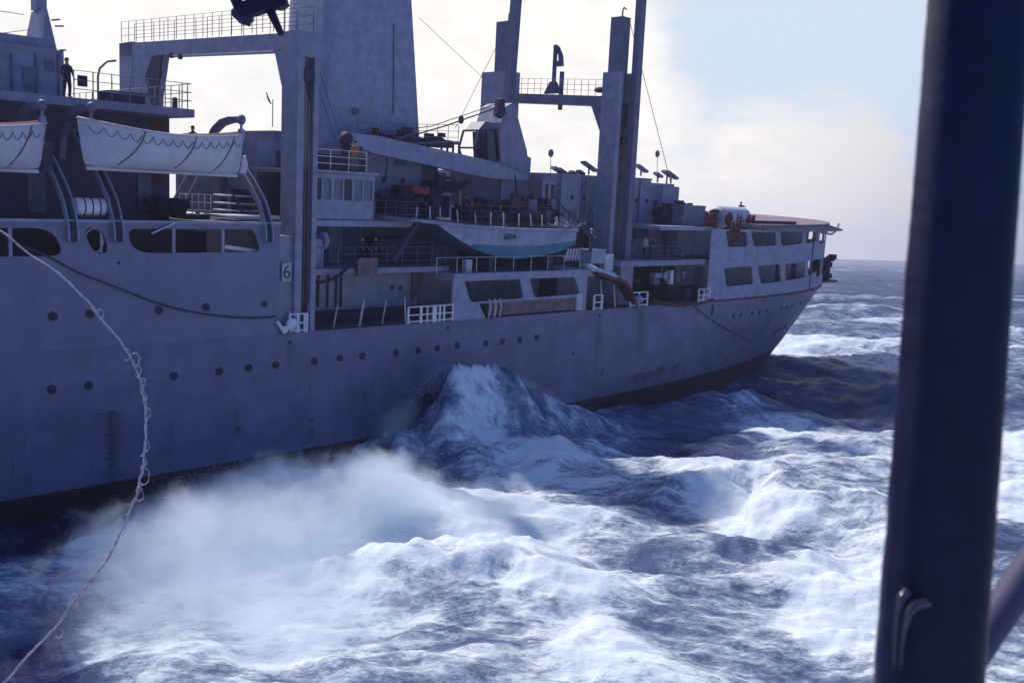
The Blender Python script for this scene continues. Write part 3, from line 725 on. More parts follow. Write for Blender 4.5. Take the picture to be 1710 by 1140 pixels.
for k, (a, b) in enumerate(ho):
    if b > a+.1: MB().box(a+.01, b-.01, -2.7, -2.66, wz0, wz1).build('window_pane', 'shadeglass' if k % 3 else 'glass', cab)
MB().box(cx0-.1, cx1+.1, -7, -2.35, cz1+.02, cz1+.16).build('cab_roof', 'light', cab)
MB().box(cx0, cx1+.05, -2.6, -2.45, cz0-.18, cz0-.04).build('cab_ledge', 'dark', cab)
railing('cab_roof_railing', [(cx0, -2.5, cz1+.16), (P(612, 285, -2.5)[0], -2.5, cz1+.16)], 1.15, 4, 'rail')
MB().box(cx0, P(610, 280, -4)[0], -4.2, -4, cz1+.16, cz1+1.1).build('cab_roof_locker', 'dark', cab)
# 02 deck edge right of the cab
dz = P(680, 370, -2.4)[2]
MB().box(cx0, P(735, 372, -2.4)[0], -8, -2.4, dz-.35, dz).build('upper_deck_edge', 'light', ship)
railing('upper_deck_railing', [(cx1, -2.5, dz), (P(712, 370, -2.5)[0], -2.5, dz)], 1.2, 5, 'mid')
MB().box(cx0, 28, -9, -5, dz, dz+1.5).build('deck_locker', 'dark', ship)
# 01 deck: wall with pale doors, rail, figures
d1 = P(640, 447, -1.2)[2]
MB().box(cx0, P(760, 400, -5)[0], -17, -4.6, 6.5, dz-.35).build('midships_inner_wall', 'mid', ship)
MB().box(cx0, P(752, 400, -1.2)[0], -4.6, -1.2, d1-.32, d1).build('side_deck', 'grey', ship)
for a, b in ((524, 549), (574, 600), (606, 632)):
    MB().box(P(a, 400, -4.55)[0], P(b, 400, -4.55)[0], -4.6, -4.5, d1, P(590, 375, -4.5)[2]).build('door', 'bottom', ship)
railing('side_deck_railing', [(cx0, -1.25, d1), (P(745, 447, -1.2)[0], -1.25, d1)], 1.2, 9, 'mid', .025)
q = P(538, 402, -2.2); mb = MB(); mb.tube([(q[0]-.15, -2.2, q[2]), (q[0]+.15, -2.2, q[2])], .5, 16); mb.box(q[0]-.9, q[0]-.1, -2.6, -1.9, d1, q[2]+.1); mb.build('winch', 'light', ship)
# recess on the main deck: wall at y=-3, pipes, hose, leaning stanchions, gates
rx1 = P(757, 480, 0)[0]
MB().box(cx0, rx1, -3.4, -3.2, 6.5, d1-.32).build('recess_wall', 'grey', ship)
for px in (523, 533, 549, 563, 571): MB().tube([P(px, 440, -3.1), P(px-2, 512, -3.1)], .06, 6).build('pipe', 'dark', ship)
MB().box(cx0, rx1, -3.2, -2.2, 6.5, 7.1).build('deck_pipe_bank', 'black', ship)
MB().box(P(688, 470, -3.1)[0], P(745, 470, -3.1)[0], -3.2, -3.05, 7.4, d1-.5).build('recess_door', 'ladder', ship)
def lean(pxa, pya, pxb, pyb, r_, Y=-.15): MB().tube([P(pxa, pya, Y), P(pxb, pyb, Y)], r_, 6).build('stanchion', 'rail', ship)
for a in ((516, 506, 513, 552, .035), (564, 508, 556, 551, .04), (608, 500, 600, 545, .075), (645, 501, 638, 541, .04), (676, 496, 677, 541, .05)): lean(*a)
def gate(name, px0, px1, y0, y1, uprights, Y=.0):
    mb = MB(); a = P(px0, y1, Y); b = P(px1, y1, Y); zt_ = P(px0, y0, Y)[2]; z0 = 6.5
    for j in (0., .45, 1.): mb.bar((a[0], Y, lerp(z0+.12, zt_, j)), (b[0], Y, lerp(z0+.12, zt_, j)), .07)
    for u, wd in uprights: x = lerp(a[0], b[0], u); mb.box(x-wd/2, x+wd/2, Y-.05, Y+.05, z0, zt_)
    return mb.build(name, 'white', ship)
gate('deck_gate', 681, 755, 513, 541, ((0, .12), (.28, .16), (.42, .08), (.58, .3), (.7, .12), (.8, .12), (1, .08)))
gate('deck_gate', 484, 512, 525, 555, ((0, .08), (.45, .12), (.85, .1), (1, .1)))
gate('deck_gate', 1052, 1080, 489, 511, ((0, .1), (.5, .1), (1, .1)))
gate('deck_gate', 1166, 1184, 483, 502, ((0, .1), (.45, .08), (1, .1)))
gate('deck_gate', 991, 1004, 493, 517, ((0, .12), (1, .16)))
mb = MB(); q = P(474, 540, .15); mb.tube([P(462, 536, .1), P(470, 548, .2), P(482, 546, .25), P(488, 552, .2)], .12, 8); mb.ball(P(487, 540, .2), (.35, .2, .3)); mb.ball(P(475, 551, .2), (.22, .15, .2)); mb.tube([P(484, 520, .1), P(483, 545, .2)], .07, 6); mb.build('fairlead', 'white', ship)
mb = MB(); mb.ball(P(1065, 500, .25), (.6, .3, .3)); mb.tube([P(1065, 500, .25), P(1067, 516, .1)], .12, 6); mb.build('fairlead', 'light', ship)
wire('fuel_hose', [P(512, 470, -1), P(530, 472, -.9), P(548, 469, -.8), P(565, 461, -.8), P(577, 450, -.9), P(588, 434, -1.1)], .1, 'black')
mb = MB(); mb.box(P(598, 430, -.9)[0], P(630, 430, -.9)[0], -1.15, -.85, d1-.4, d1+.6); mb.build('sacking_bundle', 'ladder', ship)

# ---- station between the recess and the aft gantry: pale platform, openings, rolled gear
pz = P(860, 457, 0)[2]
px0_, px1_ = P(757, 457, 0)[0], P(985, 452, 0)[0]
ho2 = [roundpoly(q2([(773, 461), (868, 461), (874, 498), (786, 505)]), .3), roundpoly(q2([(884, 461), (958, 458), (969, 491), (892, 497)]), .3)]
panel('station_bulwark', 'light', [(px0_, 6.5), (px0_+2.9, 6.5), P(800, 507, 0)[0:3:2], P(970, 496, 0)[0:3:2], (P(972, 512, 0)[0], 6.5), (px1_-.2, 6.5), (px1_-.2, pz-.35), (px0_, pz-.35)], ho2, lambda a, b, t: (a, -t, b), 1., ship)
MB().box(px0_, px1_+.5, -6, .1, pz-.35, pz+.12).build('station_platform', 'light', ship)
MB().box(px0_, px1_+8, -9, -3., 6.5, pz-.35).build('station_inner_wall', 'mid', ship)
q = P(962, 480, -.6); MB().box(q[0]-1.2, q[0]+.6, -2.99, -2.9, 6.5, pz-.4).build('door', 'black', ship)
rl = MB(); qa, qb = P(818, 515, .02), P(975, 506, .02)
rl.box(qa[0], qb[0], -.5, -.1, 6.6, qa[2]+.45); o = rl.build('stowed_gangway', 'ladder', ship)
for k in range(3): q = P(818+9*k, 515, .05); MB().tube([(q[0], -.02, 6.52), (q[0]+.1, -.02, 7.2), (q[0]+.05, -.1, 7.7)], .08, 6).build('lashing', 'rail', o)
q = P(968, 505, .05); MB().box(q[0]-.3, q[0]+.3, -.08, .02, 6.55, 7.7).build('end_frame', 'rail', o)
railing('platform_railing', [(P(727, 455, -.2)[0], -.1, pz+.1), (px1_-1, -.1, pz+.1)], 1.0, 8, 'rail', .03, rows=1)
q = P(780, 440, -.8); MB().box(q[0]-.25, q[0]+.25, -1, -.6, pz+.1, pz+.9).build('platform_post', 'rail', ship)
# box and tarpaulined gangway
a = P(985, 440, -.5); b = P(1009, 440, -.5); bb = MB(); bb.box(a[0], b[0], -1.8, -.4, a[2], P(990, 419, -.5)[2]); bb.box(a[0]-.05, b[0]+.05, -1.85, -.35, P(990, 419, -.5)[2], P(990, 419, -.5)[2]+.08)
ob = lone(bb, 'equipment_box', 'light', (a[0], -.5, a[2]), 'pale grey steel box on the platform right of the teal-bottomed launch', 'box')
a = P(966, 418, -1.5); rk = MB()
for k in range(6): q = P(945+5*k, 424-.3*k, -1.5); rk.bar((q[0], -1.5, q[2]-.5), (q[0]+.2, -1.5, q[2]+.35), .12)
rk.bar(P(940, 428, -1.5), P(976, 426, -1.5), .1)
lone(rk, 'white_fender_rack', 'white', (a[0], -1.5, a[2]-1), 'row of white slatted fenders behind the stern of the launch', 'rack')
def tarpgang():
    top = [(992, 440), (1002, 446), (1012, 450), (1024, 453), (1034, 459), (1042, 469), (1050, 481), (1057, 492)]
    bot = [(990, 454), (1002, 456), (1012, 461), (1022, 464), (1034, 466), (1041, 474), (1047, 486), (1054, 500)]
    tp = MB(); rd = MB(); vs = []; rnd = random.Random(4)
    for i in range(5):
        for Y in (.3, .1, -.9, -1.1):
            q = P(*top[i], .3); q2_ = P(*bot[i], .3); hi = Y in (.1, -.9)
            vs.append((q[0]+rnd.uniform(-.1, .1), Y, (q[2] if hi else q2_[2]+.1)+rnd.uniform(-.08, .08)))
    tp.add(vs, [(i*4+k, i*4+k+1, i*4+5+k, i*4+4+k) for i in range(4) for k in range(3)]+[(0, 1, 2, 3), (16, 17, 18, 19)], True)
    base = P(*top[0], 0); t = thing('covered_gangway', (base[0], 0, base[2]-1), 'pale tarpaulin over a red sloping gangway beside the aft gantry foot', 'gangway')
    tp.build('tarpaulin', 'tarp', t)
    for a, b in zip(bot, bot[1:]): rd.bar(P(a[0], a[1]+2, .1), P(b[0], b[1]+2, .1), 1.0, .25)
    rd.build('gangway_frame', 'rustred', t)
    MB().ball(P(1041, 468, .2), .18).build('lamp', 'white', t)
tarpgang()
for px, y0, y1 in ((1003, 467, 515), (1025, 475, 513)): MB().tube([P(px, y0, -.1), P(px+2, y1, -.1)], .06, 6).build('stanchion', 'rail', ship)
q = P(1017, 438, -1); MB().box(q[0]-.5, q[0]+.5, -1.4, -1, q[2]-.6, q[2]+.6).build('vent_cowl', 'tank', ship)

# ---- landing launch with teal bottom, in its cradle
def launch():
    Y0, Y1 = .0, -3.3
    ch = [(733, 377), (752, 391), (775, 406), (800, 418), (830, 428), (865, 433), (905, 429), (935, 422), (958, 412)]
    wl_ = [(790, 408), (830, 409), (870, 411), (905, 410), (958, 402)]
    g_ = [(690, 368), (735, 373), (780, 378), (820, 381), (870, 384), (915, 385), (964, 386)]
    C = [P(*c_, Y0) for c_ in ch]; Gp = [P(*c_, Y0) for c_ in g_]
    xs0 = C[0][0]; xs1 = P(962, 390, Y0)[0]
    base = (C[5][0], -1.6, C[5][2])
    t = thing('landing_launch', base, 'pale launch with teal bottom and a black number on its side, stowed above the platform', 'launch')
    n = 48
    def ip(arr, x):
        X_ = [p[0] for p in arr]; Z_ = [p[2] for p in arr]; return float(np.interp(x, X_, Z_))
    xsx = [lerp(xs0, xs1, k/n) for k in range(n+1)]
    side = MB(); tl = MB(); bot = MB(); vs = []; vt = []; vb = []
    W_ = [P(*c_, Y0) for c_ in wl_]
    for x in xsx:
        zc = ip(C, x); zg = ip(Gp, x); zw = min(max(ip(W_, x), zc+.01), zg-.01) if x > W_[0][0] else zc+.01
        vs += [(x, Y0+.0, zw), (x, Y0+.06, lerp(zw, zg, .5)), (x, Y0, zg)]
        vt += [(x, Y0-.25, zc), (x, Y0, zw)]
        vb += [(x, Y0-.25 if zw > zc+.02 else Y0-.02, zc), (x, -1.65, zc-.12), (x, Y1+.25, zc)]
    side.add(vs, [(i*3+k, i*3+k+1, i*3+4+k, i*3+3+k) for i in range(n) for k in range(2)], True); side.add([(x, 2*-1.65-y, z) for x, y, z in vs], [(i*3+k, i*3+k+1, i*3+4+k, i*3+3+k) for i in range(n) for k in range(2)], True)
    side.box(xs1-.05, xs1, Y1+.02, Y0-.02, ip(C, xs1)+.1, ip(Gp, xs1)); side.build('topsides', 'light', t)
    tl.add(vt, [(i*2, i*2+1, i*2+3, i*2+2) for i in range(n)], True); tl.add([(x, -3.3-y, z) for x, y, z in vt], [(i*2, i*2+1, i*2+3, i*2+2) for i in range(n)], True); tl.build('teal_band', 'teal', t)
    bot.add(vb, [(i*3+k, i*3+k+1, i*3+4+k, i*3+3+k) for i in range(n) for k in range(2)], True)
    bot.build('flat_bottom', 'bottom', t)
    # gunwale and overhanging bow deck
    gw = MB(); gp = [(p[0], p[1]+.06, p[2]+.02) for p in Gp if p[0] > xs0-3]
    gw.tube(gp, .11, 8); gw.tube([(p[0], -3.3-p[1], p[2]) for p in gp], .11, 8); gw.box(Gp[0][0]-.1, Gp[0][0]+.15, Y1, Y0, Gp[0][2]-.12, Gp[0][2]+.12); gw.build('gunwale', 'light', t)
    bw = MB(); q = Gp[0]; bw.add([(q[0], Y0, q[2]), (xs0, Y0, C[0][2]-.02), (xs0, Y1, C[0][2]-.02), (q[0], Y1, q[2])], [(0, 1, 2, 3)])
    bw.add([(q[0], Y0, q[2]), (xs0, Y0, ip(Gp, xs0)), (xs0, Y0, C[0][2])], [(0, 1, 2)]); bw.build('bow_ramp', 'bottom', t)
    dk = MB(); dk.add([(q[0], Y0, q[2]-.1), (xs1, Y0, ip(Gp, xs1)-.1), (xs1, Y1, ip(Gp, xs1)-.1), (q[0], Y1, q[2]-.1)], [(0, 1, 2, 3)]); dk.build('deck', 'cover', t)
    for px, py, dx in ((697, 348, 3), (718, 347, 0), (735, 347, 0), (763, 352, -5), (793, 356, -4), (820, 357, 1), (841, 357, 0), (867, 359, 1), (886, 360, -2), (905, 361, 0), (930, 364, -2), (947, 372, -3)):
        pb = P(px-dx if dx > 0 else px-dx*.5, 378 if px > 750 else 370, Y0-.1); pt = P(px, py-2, Y0-.1)
        MB().tube([pb, pt], .045, 6).build('canopy_post', 'rail', t)
    q = P(848, 396, Y0); text_part('6554', .52, (q[0]+.1, .10, q[2]), 'rope', t, 1.0, 'hull_number', .02)
    # jumble of white gear at the stern
    st = MB(); rnd = random.Random(9)
    for k in range(16): q = P(rnd.uniform(925, 968), rnd.uniform(372, 384), -1); st.bar(q, (q[0]+rnd.uniform(-.5, .6), q[1]+rnd.uniform(-.4, .4), q[2]+rnd.uniform(-.1, .5)), .08)
    st.build('stern_fittings', 'rail', t)
    dv = MB(); a = P(697, 372, -.4); b = P(655, 436, -.4); dv.bar(a, b, .3, .25)
    dv.build('launch_davit', 'dark', ship)
    d2 = MB(); d2.bar(P(968, 376, -.2), P(990, 398, -.2), .25); d2.bar(P(990, 398, -.2), P(985, 420, -.2), .2); d2.build('launch_davit', 'dark', ship)
    cr = MB(); 
    for px in (800, 900): q = P(px, 440, -1.6); MB().box(q[0]-.2, q[0]+.2, -3, -.5, pz, P(px, 425, -1)[2]-.1).build('launch_cradle', 'dark', ship)
launch()
MB().box(P(700, 430, -5)[0], P(1000, 430, -5)[0], -9, -5, pz, pz+2.6).build('black_store', 'black', ship)  # plain black block behind the launch
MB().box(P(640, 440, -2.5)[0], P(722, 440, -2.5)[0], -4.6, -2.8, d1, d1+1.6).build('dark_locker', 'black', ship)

# ---- crane with glazed cab, jib lying forward on the house roof
def crane():
    Y = -7.5
    base = P(840, 345, Y)
    t = thing('deck_crane', (base[0], Y, base[2]), 'grey deck crane with tapering tower and glazed cab, jib lowered to the left', 'crane')
    pr = [(836, 345), (836, 205), (845, 178), (856, 172), (862, 185), (880, 252), (881, 261), (887, 264), (886, 280), (881, 345)]
    pl = [P(a, b, Y) for a, b in pr]; MB().prism([(p[0], p[2]) for p in pl], Y-2.6, Y).build('tower', 'grey', t)
    pl = [P(a, b, Y+.02) for a, b in ((790, 345), (790, 280), (840, 282), (840, 345))]
    MB().prism([(p[0], p[2]) for p in pl], Y-2.4, Y-.02).build('machinery_house', 'mid', t)
    MB().box(P(836, 300, Y)[0], P(856, 300, Y)[0], Y, Y+.12, P(840, 347, Y)[2], P(840, 282, Y)[2]).build('access_panel', 'light', t)
    # cab frame
    cf = MB(); Yc = Y+.9
    f0 = [P(a, b, Yc) for a, b in ((799, 272), (792, 247), (800, 218), (829, 217), (834, 268))]
    for a, b in zip(f0, f0[1:]+f0[:1]): cf.bar(a, b, .12); cf.bar((a[0], a[1]-1.6, a[2]), (b[0], b[1]-1.6, b[2]), .12); cf.bar(a, (a[0], a[1]-1.6, a[2]), .12)
    cf.bar(P(792, 247, Yc), P(808, 247, Yc), .1); cf.bar(P(812, 218, Yc), P(815, 272, Yc), .1); cab_ = cf.build('cab_frame', 'dark', t)
    MB().prism([(p[0], p[2]) for p in [P(a, b, Yc-.1) for a, b in ((812, 270), (810, 220), (828, 219), (833, 267))]], Yc-1.4, Yc-.1).build('cab_window', 'glass', cab_)
    MB().prism([(p_[0], p_[2]) for p_ in (P(799, 219, Yc), P(812, 203, Yc), P(832, 206, Yc), P(829, 218, Yc))], Yc-1.5, Yc-.1).build('cab_roof', 'mid', t)
    # jib
    j = MB(); a = Vector(P(876, 297, Y+.3)); b = Vector(P(578, 232, -5.2)); d = (a-b).normalized()
    mid = Vector(P(800, 277, -5.5))
    vs = []
    for (p, hh) in ((b, .35), (b.lerp(a, .12), .55), (b.lerp(a, .75), .62), (a, .2)):
        for yy in (.35, -.35):
            vs += [(p[0], p[1]+yy, p[2]+hh), (p[0], p[1]+yy, p[2]-hh)]
    fs = []
    for i in range(3):
        o = i*4; fs += [(o, o+1, o+5, o+4), (o+2, o+6, o+7, o+3), (o, o+4, o+6, o+2), (o+1, o+3, o+7, o+5)]
    fs += [(0, 2, 3, 1), (12, 13, 15, 14)]
    j.add(vs, fs); jb = j.build('jib', 'light', t)
    tip = MB(); tip.ball(tuple(b), (.4, .5, .45)); tip.box(b[0]-.1, b[0]+1.0, b[1]-.3, b[1]+.3, b[2]-1.1, b[2]-.4); tip.bar(tuple(b+Vector((.2, 0, 0))), tuple(b+Vector((.3, 0, -1.6))), .16); tip.build('jib_head', 'dark', jb)
    hb = MB(); hb.prism([(p[0], p[2]) for p in [P(a_, b_, Y+.7) for a_, b_ in ((834, 166), (842, 164), (845, 190), (838, 198), (830, 192))]], Y+.3, Y+.7).build('luffing_block', 'dark', t)
    for q in ((748, 209), (700, 222)): pass
    wire('luffing_wire', [P(836, 178, Y+.6), P(745, 210, -6.5), P(640, 241, -5.4)], .05, 'dark', t)
    wire('luffing_wire', [P(838, 170, Y+.6), P(800, 184, -7), P(720, 211, -6.2), P(590, 228, -5.2)], .03, 'dark', t)
    q = P(770, 200, -6.9); MB().ball(q, (.2, .2, .3)).build('wire_block', 'dark', t)
    w1 = MB(); w1.bar(P(765, 237, -6), P(620, 242, -5.6), .09).build('jib_stay', 'mid', t)
    w1 = MB(); w1.bar(P(700, 220, -6), P(640, 240, -5.6), .07).build('jib_stay', 'mid', t)
crane()
# canopy over stores, red gear
q = [P(a, b, -5) for a, b in ((742, 303), (790, 303), (765, 322), (742, 322))]; MB().prism([(p[0], p[2]) for p in q], -8, -5).build('stores_canopy', 'black', ship)
heap('stores_heap', 642, 700, 362, -4.2, 2.3, 'dark heap of stores and netting at the foot of the grey midships house', 'stores', n=60, seed=21, mats=['black', 'dark', 'black', 'cover'])
heap('stores_heap', 716, 752, 362, -4.2, 2.8, 'dark heap of stores under the black canopy behind the launch', 'stores', n=60, seed=22, mats=['black', 'dark', 'black'])
a = P(690, 324, -4); b = P(716, 324, -4); rb = MB(); rb.box(a[0], b[0], -5, -4, a[2], P(700, 313, -4)[2]); rb.box(a[0]-.04, b[0]+.04, -5.04, -3.96, P(700, 313, -4)[2], P(700, 313, -4)[2]+.06)
lone(rb, 'red_crate', 'red', (a[0], -4, a[2]), 'bright red crate on top of the dark stores heap left of the canopy', 'crate')
def machine(px0, px1, pt, pb, Y, label, seed):
    a = P(px0, pb, Y); b = P(px1, pb, Y); z1 = P(px0, pt, Y)[2]; t = thing('winch_unit', (a[0], Y, a[2]), label, 'winch'); rnd = random.Random(seed)
    w_ = b[0]-a[0]; h = z1-a[2]
    m = MB(); m.box(a[0], b[0], Y-1.4, Y, a[2], a[2]+h*.55); m.box(a[0]+w_*.15, a[0]+w_*.8, Y-1.2, Y-.1, a[2]+h*.55, a[2]+h*.8); m.build('housing', 'rustred', t)
    d = MB(); d.tube([(a[0]+w_*.2, Y+.1, a[2]+h*.4), (a[0]+w_*.8, Y+.1, a[2]+h*.4)], h*.16, 12); d.tube([(a[0]+w_*.3, Y-.6, a[2]+h*.7), (a[0]+w_*.3, Y-.6, z1)], .12, 8); d.build('drum', 'dark', t)
    e = MB(); e.box(b[0]-w_*.3, b[0]-.05, Y-.1, Y+.06, a[2]+h*.45, a[2]+h*.85); e.build('control_panel', 'mid', t)
    f = MB()
    for k in range(5): x = rnd.uniform(a[0], b[0]); f.box(x-.08, x+.08, Y-.5, Y-.3, a[2]+h*.6, a[2]+h*rnd.uniform(.8, 1.05))
    f.build('levers', 'black', t)
machine(848, 895, 323, 382, -3.6, 'tall rusty red winch with dark drum in front of the crane tower', 2)
machine(896, 918, 345, 384, -3.4, 'smaller rusty red winch at the right of the crane tower foot', 3)
machine(800, 845, 352, 380, -3.6, 'low dark red winch under the crane cab', 4)
MB().tube([P(863, 330, -3.8), P(860, 292, -3.8)], .06, 6).build('red_pole', 'rustred', ship)
MB().box(P(740, 372, -3.2)[0], P(925, 372, -3.2)[0], -8, -3.2, dz-.3, dz).build('launch_deck', 'deck', ship)
railing('launch_deck_railing', [(P(770, 372, -3.3)[0], -3.3, dz), (P(925, 372, -3.3)[0], -3.3, dz)], 1.1, 10, 'mid')
for px in (768, 786): MB().bar(P(px, 350, -8), P(px+1, 317, -8), .09).build('rail_post', 'rail', ship)

heap('deck_gear', 778, 845, 370, -4.6, 1.7, 'low heap of dark and rusty gear behind the launch, left of the tall red winch', 'gear', n=60, seed=51, depth=1.5, mats=['dark', 'rustred', 'black', 'cover'])
heap('deck_gear', 900, 935, 372, -4.4, 1.9, 'dark gear stacked at the right of the red winches before the aft house porch', 'gear', n=40, seed=52, depth=1.2, mats=['black', 'rustred', 'dark'])
# ---- aft house
ah0, ah1 = P(936, 340, -5)[0], P(1124, 340, -5)[0]; zr = P(1000, 294, -5)[2]; zr2 = P(1100, 306, -5)[2]
MB().box(ah0, P(1085, 340, -5)[0], -19, -5, 9.2, zr).build('aft_house', 'grey', ship)
MB().box(P(1085, 340, -5)[0], ah1, -19, -5, 9.2, zr2).build('aft_house_end', 'grey', ship)
a = P(905, 302, -5.5); b = P(944, 302, -5.5); pf = MB(); pf.box(a[0], b[0], -7, -5.4, a[2]-.25, a[2]+.02)
for px in (905, 915, 926): q = P(px, 315, -5.5); pf.box(q[0], q[0]+.3, -5.7, -5.45, P(px, 332, -5.5)[2], a[2]-.2)
pf.box(a[0], ah0+.5, -7, -5.4, 12.3, P(915, 332, -5.5)[2]); pf.build('aft_house_porch', 'grey', ship)
a = P(1098, 310, -4.98); b = P(1121, 370, -4.98); MB().box(a[0], b[0], -5.0, -4.4, b[2], a[2]).build('locker_column', 'light', ship)
q = P(1078, 303, -5); MB().box(q[0]-.2, q[0]+1.6, -6, -5.5, zr, zr+.1).build('roof_hatch', 'dark', ship)
MB().tube([P(928, 330, -4.9), P(945, 352, -4.9), P(965, 370, -4.9), P(995, 378, -4.9)], .04, 5).build('cable', 'rope', ship)
lp = MB(); lp.ball(P(993, 352, -4.8), (.2, .15, .14)).build('bulkhead_lamp', 'white', ship)
def floodlight(px, pyb, pyt, s_=1., tilt=-.35):
    a = P(px, pyb, -6); z1 = P(px, pyt, -6)[2]; mb = MB(); mb.tube([a, (a[0], -6, z1)], .07, 6)
    o = mb.build('floodlight_pole', 'mid', ship)
    MB().bar((a[0]-.75*s_, -6, z1+.3*s_), (a[0]+.85*s_, -6, z1-.32*s_), .5, .18).build('floodlight_head', 'mid', o)
for a in ((934, 300, 287, 1), (942, 300, 289, 1), (983, 292, 278, 1), (1070, 294, 281, .8), (1098, 305, 292, .5), (1113, 307, 290, .7), (1120, 307, 292, .9), (957, 292, 289, .35), (969, 292, 288, .35)): floodlight(*a)
def whip(px, pyb, pyt):
    a = P(px, pyb, -6.5); b = P(px+1, pyt, -6.5); mb = MB(); mb.tube([a, b], .025, 5); mb.ball(b, (.3, .1, .3)); mb.build('whip_aerial', 'mid', ship)
whip(919, 300, 256); whip(1097, 305, 257)

# lower aft: deck edges, dark recesses, diagonal struts, clutter
e2 = P(1150, 378, -1)[2]; e1 = P(1110, 434, -.8)[2]
ax0 = P(1096, 380, -1)[0]; axe = P(1200, 400, 0)[0]
MB().box(ax0, axe, -8, -.6, e2-.3, e2).build('aft_upper_deck', 'light', ship)
MB().box(hx0-1, axe, -8, -.4, e1-.4, e1).build('aft_side_deck', 'grey', ship)
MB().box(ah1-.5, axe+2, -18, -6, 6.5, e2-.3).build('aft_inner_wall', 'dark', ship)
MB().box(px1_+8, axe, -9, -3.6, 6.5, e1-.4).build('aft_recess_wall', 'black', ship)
MB().box(P(1030, 470, -1.5)[0], P(1051, 470, -1.5)[0], -3.8, -1.2, 6.5, e1-.4).build('recess_pillar', 'grey', ship)
MB().prism([(axe-2.2, 6.5), (axe+.2, 6.5), (axe+.2, e2), (axe-.2, e2), (axe-.2, 8.)], -.14, -.02).build('stern_side_web', 'grey', ship)
for a in ((1163, 385, 1138, 430), (1155, 444, 1141, 462), (1108, 441, 1104, 452)): MB().bar(P(a[0], a[1], -1), P(a[2], a[3], -1), .1).build('diagonal_strut', 'mid', ship)
railing('aft_side_railing', [(hx1+.5, -.6, e1), (axe-.3, -.6, e1)], 1.1, 9, 'mid')
q = P(1125, 400, -3); 
for a, b, y0, y1, mt in ((1046, 1060, 378, 412, 'ladder'), (1062, 1084, 376, 398, 'bottom'), (1112, 1128, 390, 425, 'mid')):
    u = P(a, y1, -4.4); v = P(b, y0, -4.4); MB().box(u[0], v[0], -4.99, -4.4, u[2], v[2]).build('deck_locker', mt, ship)
rnd = random.Random(31)
for k, (px, py, wd, hh, mt) in enumerate(((1100, 460, .9, .35, 'light'), (1097, 470, .7, .5, 'mid'), (1112, 460, .5, .5, 'light'), (1122, 463, .45, 1.1, 'tank'), (1133, 462, .6, .7, 'ladder'), (1143, 459, .4, .5, 'light'), (1150, 492, .7, .8, 'mid'), (1066, 470, .3, .3, 'cover'), (1170, 470, .4, 2.4, 'mid'))):
    q = P(px, py, -1.4); mb = MB(); mb.box(q[0]-wd/2, q[0]+wd/2, -1.9, -1.4, q[2]-hh/2, q[2]+hh/2); mb.build('fitting', mt, ship)
mb = MB()
for k in range(40):
    px = rnd.uniform(1098, 1160); q = P(px, rnd.uniform(476, 506), -1.6); s_ = rnd.uniform(.3, .7)
    mb.box(q[0]-s_, q[0]+s_, q[1]-.5, q[1], 6.5, q[2]+rnd.uniform(0, .3))
lone(mb, 'mooring_gear', ['black'], (P(1098, 505, -1.6)[0], -1.6, 6.5), 'black mass of mooring gear in the dark recess forward of the stern openings', 'gear')
MB().tube([P(1093, 502, -.05), P(1110, 508, .0), P(1140, 510, .02), P(1165, 507, .0), P(1190, 500, .0)], .14, 8).build('coaming_edge', 'cover', ship)

# ---- stern: round wall with two rows of openings
zw1 = 12.2
def swall(s): return hullxy(6.5, s)
tab = [(-4+.05*k) for k in range(80)]
arc = [(-(56-53.9), 53.9, 0.)]; S_ = []; d0 = 0; prev = None; NA = 400
for k in range(NA+1):
    x, y = hullxy(6.5, k/NA)
    if prev: d0 += math.dist(prev, (x, y))
    S_.append((d0, x, y)); prev = (x, y)
SA = np.array(S_); SL = SA[-1, 0]
def s2p(s):
    if s <= 0: return 56+s, 0.
    return float(np.interp(s, SA[:, 0], SA[:, 1])), float(np.interp(s, SA[:, 0], SA[:, 2]))
def smap(s, z, t):
    x, y = s2p(s)
    if s <= 0: nx_, ny_ = 0., 1.
    else:
        a = s2p(max(0, s-.2)); b = s2p(min(SL, s+.2)); dx, dy = b[0]-a[0], b[1]-a[1]; l = math.hypot(dx, dy); nx_, ny_ = -dy/l, dx/l
    return (x-nx_*t, y-ny_*t, z)
def px2s(px, py):
    p = hit(px, py, lambda x, z: hull_y(x, 6.5))
    if p[0] <= 56: return p[0]-56, p[2]
    return float(np.interp(p[0], SA[:, 1], SA[:, 0])) if True else 0, p[2]
hs = []
for qd in (((1212, 386), (1248, 388), (1249, 412), (1216, 413)), ((1254, 387), (1296, 388), (1297, 410), (1259, 412)), ((1303, 388), (1341, 387), (1341, 406), (1305, 411)), ((1346, 386), (1366, 385), (1366, 402), (1346, 407)),
           ((1209, 448), (1255, 444), (1258, 474), (1213, 479)), ((1265, 444), (1302, 441), (1305, 470), (1271, 474)), ((1311, 441), (1344, 437), (1345, 463), (1312, 469)), ((1349, 436), (1368, 432), (1365, 452), (1350, 460))):
    hs.append(roundpoly([px2s(*c_) for c_ in qd], .3, 3))
